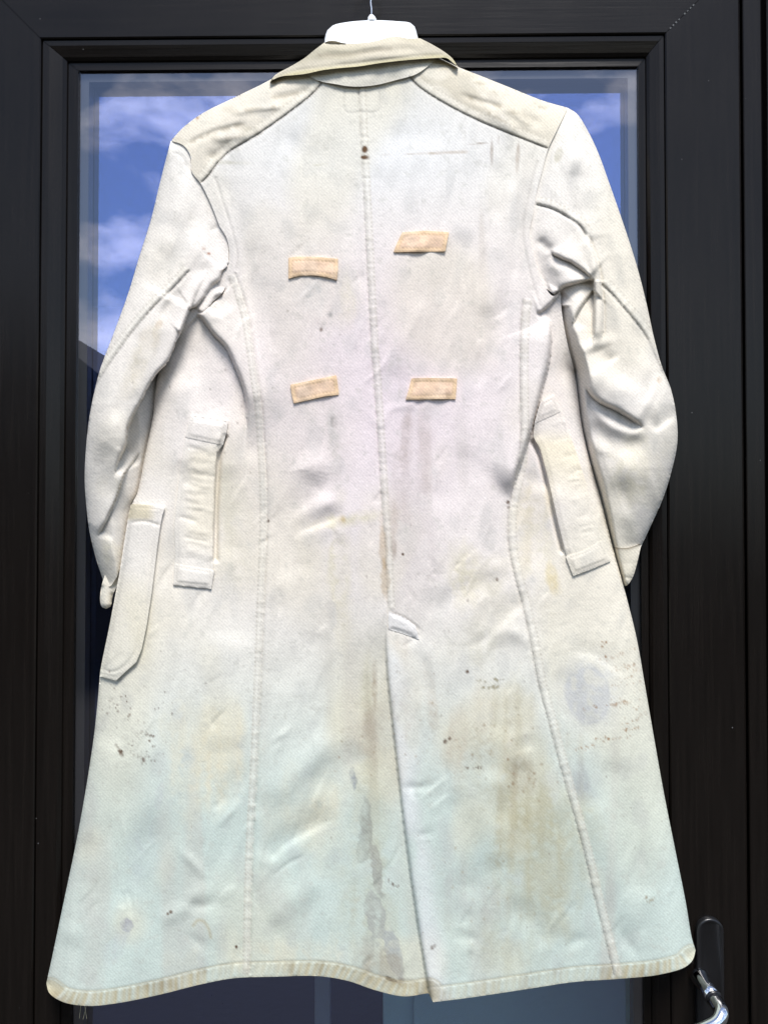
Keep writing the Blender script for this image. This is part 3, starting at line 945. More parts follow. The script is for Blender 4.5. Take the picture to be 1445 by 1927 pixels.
    SLEEVE_R = np.concatenate([catmull(SR_OUT), catmull([(1207, 1026), (1203, 1032), (1150, 1032), (1130, 1000), (1095, 900), (1070, 800), (1056, 700), (1046, 620), (1050, 560)]),
                               catmull([(1050, 560), (1034, 548), (1000, 520), (984, 470), (978, 430), (988, 380), (1002, 320), (1014, 280), (1034, 238), (1068, 203)])])
    R = np.interp(Y, [200, 320, 480, 620, 760, 880, 980, 1060], [0.050, 0.060, 0.066, 0.064, 0.062, 0.054, 0.042, 0.032])
    R = R + 0.0008 * fnoise(60, 110, 41) + 0.0005 * fnoise(16, 90, 42, math.radians(-18)) + 0.00012 * n25 - 0.0006 * np.abs(fnoise(12, 80, 43, math.radians(-20))) - 0.0002 * np.abs(fnoise(8, 18, 44))
    roll(R, SR_OUT, 62, 0.030)
    dA, sA, tA, lA = near(catmull(ARM_R[:-1]), 120)
    wA = np.exp(-(np.where(dA > 1e8, 999, dA) / 30) ** 2)
    R = R * (1 - wA) + (B - 0.0035) * wA
    lowz = np.exp(-((X - 1085) / 40) ** 2) * smooth01((Y - 690) / 90) * smooth01((1100 - Y) / 120)
    R = R - 0.016 * lowz
    ridge(R, [(1040, 560), (1056, 600), (1066, 640), (1078, 690)], -0.010, 9, ends=(4, 40))
    CSC, RSC = 0.58, 0.62
    # lobe over the armpit with its star of creases
    cliff(R, [(1036, 468), (1042, 478), (1060, 488), (1073, 493), (1097, 509), (1116, 526)], (1085, 470), 0.010, 32, 0.007, 16, 2.2, (18, 14))
    cliff(R, [(1119, 524), (1100, 529), (1080, 534), (1058, 541), (1048, 552), (1036, 558)], (1060, 512), 0.010, 22, 0.013, 30, 2.2, (12, 6))
    cliff(R, [(1117, 545), (1103, 562), (1087, 585), (1078, 605), (1070, 630)], (1075, 570), 0.006, 20, 0.010, 24, 2.8, (6, 30))
    cliff(R, [(1117, 526), (1117, 560), (1118, 600), (1116, 640), (1112, 660)], (1126, 590), 0.008, 12, 0.009, 24, 2.4, (3, 40))
    cliff(R, [(1104, 440), (1112, 462), (1121, 488), (1127, 515), (1131, 545), (1134, 592), (1132, 630), (1128, 650)], (1112, 560), 0.0055, 16, 0.0045, 26, 3.0, (20, 30))
    ridge(R, [(1008, 448), (1025, 462), (1040, 474)], -0.0050, 9, ends=(14, 10))
    ridge(R, [(1025, 480), (1045, 500), (1080, 515)], 0.0050, 13)
    # big elbow bulge and the crescent folds under it
    ridge(R, [(1118, 645), (1132, 672), (1144, 690)], -0.0120, 20, 24, hi=(1130, 640), ends=(20, 10))
    ridge(R, [(1110, 690), (1145, 722), (1185, 735), (1205, 720)], 0.0085, 24)
    cliff(R, [(1066, 645), (1073, 660), (1087, 696), (1100, 722), (1113, 744), (1130, 758), (1155, 770), (1180, 784), (1214, 806)], (1140, 715), 0.015, 48, 0.010, 26, 3.2, (30, 26))
    ridge(R, [(1112, 755), (1125, 778), (1146, 798), (1180, 812), (1222, 814)], 0.0060, 11, ends=(20, 40))
    ridge(R, [(1105, 790), (1135, 822), (1175, 838), (1225, 832)], -0.0060, 18, ends=(30, 40))
    ridge(R, [(1276, 776), (1258, 786), (1240, 800), (1222, 812)], -0.0065, 8, 20, hi=(1250, 810), ends=(8, 16))
    ridge(R, [(1224, 690), (1218, 740), (1222, 780)], -0.0050, 12)
    ridge(R, [(1100, 826), (1125, 846), (1160, 852)], 0.0030, 8, 16, hi=(1120, 860))
    ridge(R, [(1140, 870), (1180, 885), (1225, 870)], 0.0070, 34)
    ridge(R, [(1130, 940), (1165, 930), (1200, 925)], -0.0042, 24)
    ridge(R, [(1150, 985), (1175, 975), (1205, 985)], 0.0026, 14)
    ridge(R, [(1185, 600), (1205, 640), (1215, 690)], -0.0040, 14)
    ridge(R, [(1100, 300), (1085, 330), (1080, 380), (1095, 430)], -0.0045, 12, 28, hi=(1070, 350))
    ridge(R, [(1052, 280), (1050, 300), (1046, 320)], -0.0055, 7)
    ridge(R, [(1070, 262), (1080, 300), (1070, 340)], 0.0050, 14)
    ridge(R, [(1130, 440), (1160, 520), (1180, 580)], -0.0035, 16)
    if not REC:
        R = np.where(Y > 575, -np.log(np.exp(-600 * R) + np.exp(-600 * K0)) / 600, R)
    SLV_SEAM_R = [(1130, 533), (1150, 553), (1166, 571), (1201, 613), (1222, 644), (1239, 682), (1262, 730)]
    seam(R, SLV_SEAM_R, 15, (1200, 570), 0.0024, 0.0013, seed=14, stain=0.75)
    seam(R, [(1005, 384), (1038, 393), (1073, 412), (1092, 426), (1103, 445)], 14, (1060, 390), 0.0026, 0.0014, seed=15, stain=0.85)
    # cuff
    CUFF_R = catmull([(1207, 1022), (1204, 1034), (1199, 1056), (1190, 1086), (1180, 1101), (1172, 1104)])
    CUFF_R = np.concatenate([CUFF_R, np.array([(1160, 1098), (1140, 1060), (1132, 1024)], float), catmull([(1132, 1024), (1152, 1029), (1180, 1031), (1207, 1022)])])
    K = R + 0.0022 + 0.0006 * fnoise(14, 20, 44)
    roll(K, [(1207, 1022), (1199, 1056), (1190, 1086), (1180, 1101), (1172, 1104)], 14, 0.006)
    ridge(K, [(1165, 1086), (1188, 1088)], -0.0020, 3, ends=(3, 3))
    CUFF_L = catmull([(196, 1088), (191, 1106), (189, 1132), (193, 1143), (201, 1146), (209, 1141), (213, 1120), (224, 1092), (220, 1070), (203, 1074)], closed=True)
    KL = np.full((NY, NX), 0.012) + 0.0003 * fnoise(8, 8, 45)
    roll(KL, [(191, 1106), (189, 1132), (193, 1143), (201, 1146), (209, 1141), (213, 1120)], 11, 0.008)

fields()
LINES += [catmull(q) for q in (ARM_L, ARM_R, SIDE_L, SIDE_R, HEM_L, HEM_R, SHO_L, SHO_R, VENT, SL_OUT, SR_OUT)]
# lay lattice points on the seam and fold lines so that those edges run clean
for P_ in LINES:
    D_, S_, T_, L_ = near(P_, 2 * H)
    hit = D_ < 0.56 * H
    P_ = np.asarray(P_)
    cum = np.concatenate([[0], np.cumsum(np.linalg.norm(np.diff(P_, axis=0), axis=1))])
    X[hit] = np.interp(T_[hit], cum, P_[:, 0])
    Y[hit] = np.interp(T_[hit], cum, P_[:, 1])
REC = False
SEAMLINES.clear()
fields()

# ---- colour -----------------------------------------------------------------
base = np.array([0.755, 0.71, 0.63])
def blank():
    return np.ones((NY, NX, 3))
cN = [fnoise(70, 95, 51), fnoise(30, 45, 52), fnoise(10, 16, 53), fnoise(5, 80, 54), fnoise(3.2, 3.2, 55), fnoise(14, 130, 56), fnoise(120, 120, 57)]
C = np.ones((NY, NX, 3)) * base
def mixc(C, col, f):
    f = np.clip(f, 0, 1)[..., None]
    C *= (1 - f)
    C += f * np.asarray(col)
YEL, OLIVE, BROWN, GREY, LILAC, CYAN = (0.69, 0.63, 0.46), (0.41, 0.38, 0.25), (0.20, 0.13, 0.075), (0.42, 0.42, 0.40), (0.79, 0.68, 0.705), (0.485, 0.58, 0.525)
YK = inside(np.concatenate([catmull(YOKE_L), np.array([(340, 400), (250, 250), (480, 60), (607, 100)], float)])) | inside(np.concatenate([catmull(YOKE_R), np.array([(1100, 300), (1120, 180), (860, 60), (770, 100)], float)]))
YK &= inside(BODY)
mixc(C, (0.54, 0.485, 0.36), 0.50 * YK)
# yellowed shoulders; lens colour shading painted into the cloth: lilac middle, cooler skirt
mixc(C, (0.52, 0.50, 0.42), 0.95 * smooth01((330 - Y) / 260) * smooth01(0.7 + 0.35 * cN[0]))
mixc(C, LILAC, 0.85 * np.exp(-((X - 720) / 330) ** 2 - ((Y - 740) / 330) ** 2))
mixc(C, CYAN, 0.85 * smooth01((Y - 1080) / 520))  # brightness falloff down the skirt is painted in with the cool tint
mixc(C, (0.64, 0.665, 0.68), 0.6 * (~YK) * np.exp(-((X - 700) / 320) ** 2 - ((Y - 280) / 130) ** 2))  # blue-grey shade over the upper back, painted into the colour
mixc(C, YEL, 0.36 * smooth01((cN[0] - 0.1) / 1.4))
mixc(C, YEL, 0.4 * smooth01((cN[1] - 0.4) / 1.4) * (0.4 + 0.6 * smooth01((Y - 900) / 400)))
mixc(C, GREY, 0.22 * smooth01((cN[2] - 0.5) / 1.5))
mixc(C, (0.50, 0.46, 0.40), 0.34 * smooth01((cN[5] - 0.5) / 1.5) * smooth01((Y - 650) / 300))
mixc(C, (0.45, 0.44, 0.38), 0.22 * smooth01((cN[4] - 1.0) / 1.2))

def blob(cx, cy, rx, ry, ang, col, s, soft=0.5, rag=0.25, field=1):
    a = math.radians(ang)
    R0 = max(rx, ry) * 2.2
    i0, i1 = max(0, int((cx - R0) / H)), min(NX, int((cx + R0) / H) + 1)
    j0, j1 = max(0, int((cy - R0) / H)), min(NY, int((cy + R0) / H) + 1)
    x, y = X[j0:j1, i0:i1] - cx, Y[j0:j1, i0:i1] - cy
    u = (x * math.cos(a) + y * math.sin(a)) / rx
    v = (-x * math.sin(a) + y * math.cos(a)) / ry
    q = np.hypot(u, v) + rag * (cN[2][j0:j1, i0:i1] + 0.6 * cN[4][j0:j1, i0:i1]) * 0.6
    f = s * smooth01((1 - q) / soft + 0.5) * (0.45 + 0.85 * smooth01(0.5 + 0.22 * cN[4][j0:j1, i0:i1] + 0.15 * cN[2][j0:j1, i0:i1] + 0.24 * cN[3][j0:j1, i0:i1]))
    if soft < 0.45: f = f + 0.35 * s * np.exp(-((q - 0.97) / 0.06) ** 2)
    f = np.clip(f, 0, 1)
    sub = C[j0:j1, i0:i1]
    sub *= (1 - f[..., None])
    sub += f[..., None] * np.asarray(col)

def dot(cx, cy, r, col, s):
    blob(cx, cy, r, r * 1.2, 0, col, s, 0.8, 0.0)

# olive-brown grime of the skirt and waist
for (x, y, rx, ry, a, c, s) in [(700, 1500, 34, 130, 0, OLIVE, .34), (690, 1720, 50, 120, 0, OLIVE, .30), (1010, 1560, 80, 150, -14, OLIVE, .30), (930, 1380, 90, 90, 0, (0.50, 0.42, 0.30), .24), (760, 1350, 30, 110, 0, (0.48, 0.40, 0.30), .30), (970, 1690, 90, 80, 0, OLIVE, .22), (560, 1800, 160, 30, 0, YEL, .3)]:
    blob(x, y, rx, ry, a, c, s, 1.2, 0.4)
for (x, y, rx, ry, a, c, s) in [
    (1000, 1500, 45, 90, -12, OLIVE, .42), (1010, 1620, 60, 110, -18, OLIVE, .34), (985, 1460, 22, 40, 0, (0.34, 0.29, 0.22), .38), (960, 1330, 34, 60, 8, OLIVE, .26),
    (900, 1420, 40, 60, 0, OLIVE, .24), (860, 1400, 20, 60, 0, (0.42, 0.33, 0.24), .30), (810, 1330, 12, 60, -5, (0.42, 0.34, 0.25), .36), (1060, 1560, 26, 80, -15, OLIVE, .30),
    (890, 1690, 60, 45, 20, GREY, .30), (960, 1790, 70, 40, 10, OLIVE, .22), (840, 1600, 30, 60, 0, GREY, .18), (870, 1080, 30, 50, 0, YEL, .50), (930, 1085, 20, 40, 0, OLIVE, .30),
    (900, 1210, 60, 40, -20, OLIVE, .20), (790, 1050, 40, 120, 0, (0.55, 0.48, 0.46), .30), (770, 900, 30, 130, 4, (0.50, 0.42, 0.40), .34), (765, 820, 10, 60, 3, (0.38, 0.30, 0.26), .32),
    (1095, 1478, 22, 38, -25, (0.36, 0.37, 0.37), .50), (1110, 1530, 18, 40, -20, OLIVE, .36), (690, 1300, 14, 60, 0, OLIVE, .34), (705, 1290, 5, 40, 0, (0.30, 0.22, 0.14), .50),
    (690, 1385, 34, 50, 10, (0.45, 0.38, 0.30), .42), (700, 1360, 16, 30, 0, BROWN, .16), (722, 1050, 7, 70, -3, (0.45, 0.32, 0.18), .60), (735, 985, 16, 40, 0, (0.42, 0.33, 0.25), .30),
    (740, 1035, 6, 16, 0, BROWN, .40), (650, 980, 70, 12, -10, YEL, .55), (645, 978, 9, 9, 0, (0.50, 0.36, 0.14), .5), (430, 940, 30, 60, 0, (0.60, 0.56, 0.44), .40), (440, 1070, 40, 70, 10, OLIVE, .16),
    (400, 1440, 60, 90, 20, YEL, .50), (360, 1380, 60, 60, 0, YEL, .30), (590, 1500, 60, 50, 0, YEL, .22), (640, 1100, 18, 120, 0, YEL, .45), (630, 800, 16, 34, 0, (0.50, 0.48, 0.45), .35),
    (628, 792, 6, 10, 0, (0.24, 0.22, 0.20), .45), (622, 592, 6, 7, 0, (0.25, 0.25, 0.24), .6), (590, 550, 26, 30, 0, (0.55, 0.55, 0.53), .35), (655, 560, 18, 60, 0, YEL, .35), (1040, 1090, 12, 26, -15, (0.66, 0.55, 0.32), .55),
    (600, 1560, 70, 60, 30, YEL, .20), (1000, 1000, 40, 120, 0, YEL, .34), (1000, 950, 26, 80, 6, (0.60, 0.52, 0.38), .34), (1180, 880, 60, 60, 0, YEL, .35), (1165, 1000, 40, 40, 0, (0.58, 0.55, 0.46), .45),
    (1185, 930, 40, 30, 0, OLIVE, .18), (205, 1035, 20, 30, 0, YEL, .40), (208, 915, 26, 22, 0, OLIVE, .20), (270, 670, 18, 80, 25, (0.60, 0.54, 0.42), .45), (300, 610, 6, 9, 30, (0.42, 0.30, 0.18), .5), (285, 635, 16, 20, 0, (0.60, 0.52, 0.40), .4),
]:
    blob(x, y, rx, ry, a, c, s, 0.9, 0.35)
# sharper oil and water marks
for (x, y, rx, ry, a, c, s, so, rg) in [
    (687, 1575, 13, 62, 4, (0.30, 0.31, 0.27), .62, .35, .30), (708, 1640, 11, 50, -8, (0.32, 0.32, 0.28), .60, .35, .3), (706, 1725, 17, 46, -6, (0.35, 0.36, 0.33), .62, .3, .25), (742, 1800, 13, 48, -14, (0.36, 0.38, 0.37), .60, .3, .25),
    (690, 1810, 26, 50, 10, (0.38, 0.39, 0.34), .55, .5, .3), (725, 1825, 40, 30, 10, (0.36, 0.33, 0.26), .50, .6, .3), (736, 1843, 14, 5, 25, (0.06, 0.04, 0.03), .75, .5, .4), (764, 1850, 20, 8, 5, (0.22, 0.17, 0.11), .55, .6, .4),
    (664, 1462, 6, 13, -8, (0.22, 0.24, 0.27), .65, .5, .6), (667, 1478, 3, 8, 0, (0.22, 0.24, 0.27), .6, .5, .5), (1105, 1308, 42, 54, -12, (0.42, 0.425, 0.435), .42, .20, .06), (1108, 1300, 60, 72, -12, (0.60, 0.61, 0.61), .30, .5, .10),
    (237, 1742, 12, 16, 20, (0.34, 0.34, 0.36), .62, .3, .3), (222, 1775, 18, 40, 25, (0.48, 0.51, 0.51), .40, .5, .3), (270, 1600, 26, 70, 12, (0.46, 0.51, 0.50), .35, .5, .3), (300, 1500, 6, 26, 8, (0.46, 0.46, 0.48), .4, .4, .3),
    (820, 288, 65, 2.6, -2, (0.36, 0.27, 0.18), .50, .8, .5), (900, 270, 18, 2.2, -4, BROWN, .5, .8, .5), (925, 285, 2.6, 20, 0, BROWN, .45, .8, .4),
    (938, 262, 2.2, 10, 0, BROWN, .4, .8, .4), (974, 290, 3, 22, 4, (0.30, 0.22, 0.16), .45, .8, .4), (600, 310, 20, 2.5, -6, OLIVE, .4, .8, .4), (440, 306, 30, 5, 2, OLIVE, .25, .8, .3), (1050, 292, 7, 14, 20, OLIVE, .4, .7, .3),
    (384, 468, 3, 3, 0, (0.35, 0.12, 0.05), .7, .6, .3), (393, 477, 4, 2.4, 0, (0.35, 0.12, 0.05), .7, .6, .3), (985, 1540, 14, 40, 0, OLIVE, .3, .5, .4), (1240, 715, 4, 5, 0, (0.5, 0.35, 0.22), .6, .6, .3),
    (372, 222, 4, 4, 0, (0.32, 0.18, 0.10), .6, .6, .3)]:
    blob(x, y, rx, ry, a, c, s, so, rg)
# open ring left by a tin
D_, S_, T_, L_ = near(catmull([(364, 1742), (372, 1732), (384, 1734), (393, 1748), (397, 1764)]), 14)
mixc(C, (0.42, 0.36, 0.22), np.where(D_ < 1e8, 0.55 * np.exp(-(np.minimum(D_, 99) / 3) ** 2), 0))
# vertical dirt streaks down the middle of the back
st = smooth01((cN[3] - 0.5) / 1.6)
mixc(C, (0.42, 0.33, 0.27), 0.42 * st * np.exp(-((X - 765) / 55) ** 2 - ((Y - 930) / 190) ** 2))
mixc(C, (0.42, 0.36, 0.28), 0.30 * st * np.exp(-((X - 930) / 70) ** 2 - ((Y - 400) / 160) ** 2))
mixc(C, (0.42, 0.37, 0.26), 0.18 * st * np.exp(-((X - 1000) / 110) ** 2 - ((Y - 1500) / 230) ** 2))
mixc(C, (0.42, 0.38, 0.30), 0.34 * st * np.exp(-((X - 680) / 60) ** 2 - ((Y - 1300) / 190) ** 2))
# vent fold: bright right flap and shading along the left one, painted as colour
xv = np.interp(Y, [p[1] for p in VENT], [p[0] for p in VENT])
inv = smooth01((Y - 1150) / 60)
mixc(C, (0.74, 0.745, 0.74), 0.55 * inv * (X > xv) * smooth01((60 - (X - xv)) / 50) * smooth01(0.75 + 0.3 * cN[1] + 0.2 * cN[2]))
mixc(C, (0.52, 0.51, 0.44), 0.34 * inv * (X <= xv) * smooth01((46 - (xv - X)) / 46))
# rust and paint specks
rs = random.Random(5)
RUST, DARK = (0.30, 0.17, 0.08), (0.12, 0.075, 0.05)
def specks(x0, y0, x1, y1, n, col, rmin, rmax, jx=8, jy=4, s=.75):
    for k in range(n):
        t = rs.random()
        dot(x0 + (x1 - x0) * t + rs.gauss(0, jx), y0 + (y1 - y0) * t + rs.gauss(0, jy), rs.uniform(rmin, rmax), col, s * rs.uniform(.5, 1))
for l in [(1150, 1262, 1190, 1250), (1160, 1290, 1205, 1258), (1095, 1335, 1200, 1316), (1140, 1330, 1185, 1322), (1175, 1365, 1215, 1340), (1170, 1375, 1205, 1370), (1115, 1390, 1190, 1388), (1080, 1412, 1140, 1395), (1135, 1242, 1190, 1222)]:
    specks(*l, 17, RUST, 1.0, 2.2, 5, 2, .6)
specks(1130, 1215, 1140, 1211, 6, RUST, 1.5, 2.6, 4, 2)
specks(1165, 1300, 1190, 1340, 18, RUST, 0.9, 1.9, 22, 26, .6)
specks(205, 1300, 290, 1400, 46, DARK, 1.1, 2.2, 26, 30)
specks(255, 1380, 292, 1385, 16, DARK, 1.1, 2.0, 3, 1)
specks(218, 1405, 232, 1420, 12, DARK, 1.8, 3.0, 2, 2, .9)
specks(262, 1424, 275, 1437, 16, (0.12, 0.07, 0.05), 1.6, 2.8, 4, 4, .8)
specks(245, 1405, 300, 1432, 14, DARK, 1.2, 2.2, 5, 4)
specks(200, 1440, 340, 1300, 22, DARK, 0.9, 1.8, 60, 60, .6)
for l in [(900, 1282, 945, 1278), (905, 1296, 950, 1292)]: specks(*l, 12, (0.30, 0.27, 0.18), 1.3, 2.6, 4, 1.5)
specks(900, 1400, 960, 1380, 26, (0.28, 0.22, 0.14), 1.4, 3.0, 30, 20, .6)
specks(880, 1445, 905, 1443, 8, DARK, 1.4, 2.2, 3, 1)
specks(980, 1450, 1030, 1480, 20, (0.24, 0.16, 0.09), 1.4, 2.8, 24, 24, .6)
specks(1215, 1690, 1232, 1700, 14, (0.26, 0.20, 0.12), 1.4, 2.6, 5, 4)
specks(700, 1400, 760, 1300, 26, (0.34, 0.26, 0.18), 1.2, 2.4, 30, 60, .5)
specks(640, 1380, 660, 1400, 8, (0.35, 0.3, 0.2), 1.4, 2.6, 4, 8, .6)
specks(736, 1660, 760, 1668, 10, DARK, 1.0, 1.8, 6, 3, .6)
specks(880, 1600, 1000, 1750, 40, (0.36, 0.31, 0.20), 1.2, 2.6, 60, 50, .5)
specks(720, 1330, 1000, 1460, 60, (0.38, 0.32, 0.24), 1.0, 2.2, 60, 60, .45)
specks(300, 500, 1100, 1800, 170, (0.26, 0.22, 0.18), 0.9, 1.8, 200, 120, .55)
for (x, y, r) in [(604, 620, 3.2), (505, 980, 2.4), (447, 796, 2.2), (690, 1085, 2), (758, 1043, 2.4), (838, 1396, 4), (846, 1390, 3), (813, 1783, 3.4), (818, 1780, 2.4), (445, 1782, 2.6), (322, 1716, 3), (316, 1720, 2.2), (880, 1130, 2.4), (935, 1090, 3), (955, 945, 3), (956, 955, 2.4), (879, 1264, 3)]:
    dot(x, y, r, DARK, .8)
# collar and yoke grime along the creases
mixc(C, (0.40, 0.36, 0.27), 0.45 * smooth01((fnoise(22, 7, 61, math.radians(20)) - 0.3) / 1.5) * (inside(np.array([(505, 150), (607, 150), (545, 211), (378, 345), (322, 265)], float)) | inside(np.array([(770, 143), (870, 125), (1068, 203), (1031, 280), (900, 227)], float))))
for i, p in enumerate(YOKE_CREASES):
    D_, S_, T_, L_ = near(catmull(p), 14)
    mixc(C, (0.30, 0.25, 0.17), np.where(D_ < 1e8, 0.42 * np.exp(-(np.minimum(D_, 99) / 4.0) ** 2), 0) * smooth01(0.4 + cN[4] * 0.6) * taper(T_, L_, 20, 20))
mixc(C, (0.46, 0.41, 0.27), 0.95 * HEMCOL)
mixc(C, (0.22, 0.17, 0.10), 0.42 * HEMCOL * smooth01((cN[2] + 0.2) / 1.2))
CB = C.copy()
for (u, sd, tp, s, band, pk, TT) in SEAMLINES:
    dash = 0.5 + 0.5 * np.sin(TT * (2 * math.pi / 8.5))
    core = np.exp(-(u / 2.4) ** 2) * tp
    mixc(CB, (0.14, 0.13, 0.125), 0.72 * s * core)
    bf = sd * smooth01((band + 3 - u) / 4) * (u < band + 6) * tp
    mixc(CB, (0.76, 0.725, 0.63), 0.35 * bf)
    mixc(CB, (0.42, 0.38, 0.30), 0.18 * bf * smooth01((pk - 0.2) / 1.2))
    mixc(CB, (0.34, 0.30, 0.24), 0.50 * sd * np.exp(-((u - band) / 1.7) ** 2) * dash * tp)
    mixc(CB, (0.38, 0.35, 0.29), 0.40 * sd * np.exp(-((u - 4.5) / 1.6) ** 2) * dash * tp)

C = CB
blob(686, 281, 6, 7, 0, (0.12, 0.07, 0.04), .85, .5, .3)
blob(686, 296, 9, 4, 0, (0.12, 0.07, 0.04), .85, .5, .3)
blob(722, 1050, 7, 70, -3, (0.45, 0.32, 0.18), .5, .8, .4)

# ---- meshes -----------------------------------------------------------------
def nearest_on(P, pts):
    """snap points to a closed polygon"""
    P = np.asarray(P, float)
    A_, B_ = P, np.roll(P, -1, axis=0)
    out = np.empty_like(pts)
    E = B_ - A_
    L2 = np.maximum((E ** 2).sum(1), 1e-12)
    for i in range(0, len(pts), 400):
        q = pts[i:i + 400]
        t = np.clip(((q[:, None, :] - A_[None]) * E[None]).sum(2) / L2[None], 0, 1)
        c = A_[None] + t[..., None] * E[None]
        k = ((q[:, None, :] - c) ** 2).sum(2).argmin(1)
        out[i:i + 400] = c[np.arange(len(q)), k]
    return out

def piece(poly, F, Cc, parts, parent, back=None, backname=None, thick=0.003, mat=None, side_parent=None):
    """mesh one cloth piece. parts: [(name, cell mask or None)]; back: constant height of a closing back sheet, or None for a thin turned edge"""
    mat = mat or M_CLOTH
    xc, yc = X[:-1, :-1] + H / 2, Y[:-1, :-1] + H / 2
    m = inside(np.asarray(poly) - H / 2)[:-1, :-1]          # cell centres inside
    jj, ii = np.nonzero(m)
    idx = -np.ones((NY, NX), int)
    used = np.zeros((NY, NX), bool)
    cnt = np.zeros((NY, NX), int)
    for dj in (0, 1):
        for di in (0, 1):
            used[jj + dj, ii + di] = True
            np.add.at(cnt, (jj + dj, ii + di), 1)
    vj, vi = np.nonzero(used)
    pxy = np.stack([X[vj, vi], Y[vj, vi]], 1)
    dep = F[vj, vi].copy()
    col = Cc[vj, vi]
    bd = cnt[vj, vi] < 4
    pxy[bd] = nearest_on(poly, pxy[bd])
    idx[vj, vi] = np.arange(len(vj))
    P3 = unproj(pxy[:, 0], pxy[:, 1], dep)
    quads = np.stack([idx[jj, ii], idx[jj + 1, ii], idx[jj + 1, ii + 1], idx[jj, ii + 1]], 1)
    objs = []
    taken = np.zeros(len(jj), bool)
    for name, cm in parts:
        sel = ~taken if cm is None else (cm[jj, ii] & ~taken)
        taken |= sel
        q = quads[sel]
        if len(q) == 0: continue
        objs.append(make_mesh(name, P3, pxy, col, q, parent, mat))
    # boundary loop -> wall and back
    e = np.concatenate([quads[:, [0, 1]], quads[:, [1, 2]], quads[:, [2, 3]], quads[:, [3, 0]]])
    s = np.sort(e, 1)
    key = s[:, 0].astype(np.int64) * (len(vj) + 1) + s[:, 1]
    u, first, c = np.unique(key, return_index=True, return_counts=True)
    be = e[first[c == 1]]
    bv = np.unique(be)
    rem = {int(v): k for k, v in enumerate(bv)}
    bpos = pxy[bv]
    if back is None:
        bd2 = dep[bv] - thick
    else:
        bd2 = np.minimum(np.full(len(bv), back), dep[bv] - thick)
    V = np.concatenate([P3[bv], unproj(bpos[:, 0], bpos[:, 1], bd2)])
    n = len(bv)
    faces = [(rem[int(b)], rem[int(a)], rem[int(a)] + n, rem[int(b)] + n) for a, b in be]
    if back is not None:
        nxt = {}
        for a, b in be: nxt.setdefault(int(a), []).append(int(b))
        seen = set()
        for a0 in list(nxt):
            if a0 in seen: continue
            loop, a = [], a0
            while a not in seen and a in nxt:
                seen.add(a); loop.append(rem[a] + n); a = nxt[a][0]
            if len(loop) > 8: faces.append(tuple(loop))
    uvp = np.concatenate([bpos, bpos])
    cc = np.concatenate([col[bv], col[bv]])
    wall = make_mesh(backname or 'turned_edge', V, uvp, cc, faces, side_parent or (objs[0] if backname is None else parent), mat, smooth=False)
    return objs

def make_mesh(name, P3, pxy, col, faces, parent, mat, smooth=True):
    me = bpy.data.meshes.new(name)
    if isinstance(faces, np.ndarray):
        u, inv = np.unique(faces, return_inverse=True)
        f = inv.reshape(faces.shape)
        p, xy, c = P3[u], pxy[u], col[u]
        me.vertices.add(len(u)); me.loops.add(f.size); me.polygons.add(len(f))
        me.vertices.foreach_set('co', p.ravel())
        me.loops.foreach_set('vertex_index', f.ravel().astype(np.int32))
        me.polygons.foreach_set('loop_start', (np.arange(len(f)) * 4).astype(np.int32))
        me.update(calc_edges=True)
    else:
        p, xy, c = P3, pxy, col
        me.from_pydata(p.tolist(), [], faces)
        me.update()
    me.validate()
    vi = np.empty(len(me.loops), np.int32)
    me.loops.foreach_get('vertex_index', vi)
    uv = me.uv_layers.new(name='cloth')
    uv.data.foreach_set('uv', (np.stack([xy[:, 0], IH - xy[:, 1]], 1) / 1000.0)[vi].ravel())
    at = me.color_attributes.new('cloth_colour', 'FLOAT_COLOR', 'POINT')
    at.data.foreach_set('color', np.concatenate([c, np.ones((len(c), 1))], 1).ravel())
    return link(name, me, mat, parent, smooth)

coat = empty('work_coat', U(700, 1860, 0.03), 'worn stained off-white cotton work coat seen from behind, hanging on the door', 'coat')
xc, yc = X[:-1, :-1] + H / 2, Y[:-1, :-1] + H / 2
def xs(pts):
    P = catmull(pts); return np.interp(yc, P[:, 1], P[:, 0])
yl = inside(np.concatenate([catmull(YOKE_L), np.array([(340, 400), (250, 250), (480, 60), (607, 100)], float)]) - H / 2)[:-1, :-1]
yr = inside(np.concatenate([catmull(YOKE_R), np.array([(1100, 300), (1120, 180), (860, 60), (770, 100)], float)]) - H / 2)[:-1, :-1]
sl = (yc > 505) & (xc < xs(SEAM_L))
sr = (yc > 560) & (xc > xs(SEAM_R))
mid = np.concatenate([np.array(CENTRE), np.array(VENT[1:])])
ml = xc < np.interp(yc, mid[:, 1], mid[:, 0])
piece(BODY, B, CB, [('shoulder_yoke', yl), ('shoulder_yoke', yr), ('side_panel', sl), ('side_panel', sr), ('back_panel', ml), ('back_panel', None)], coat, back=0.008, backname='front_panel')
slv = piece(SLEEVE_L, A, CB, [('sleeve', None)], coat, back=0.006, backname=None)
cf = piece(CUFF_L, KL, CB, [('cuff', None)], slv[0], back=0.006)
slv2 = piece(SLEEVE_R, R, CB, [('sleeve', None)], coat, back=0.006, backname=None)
CK = CB.copy()
D_, S_, T_, L_ = near(catmull([(1132, 1024), (1152, 1029), (1180, 1031), (1207, 1022)]), 14)
mixc(CK, (0.62, 0.57, 0.44), 0.5 * np.ones_like(X))
mixc(CK, (0.22, 0.17, 0.11), np.where(D_ < 1e8, 0.7 * np.exp(-(np.minimum(D_, 99) / 3.5) ** 2), 0))
piece(CUFF_R, K, CK, [('cuff', None)], slv2[0], back=0.006)

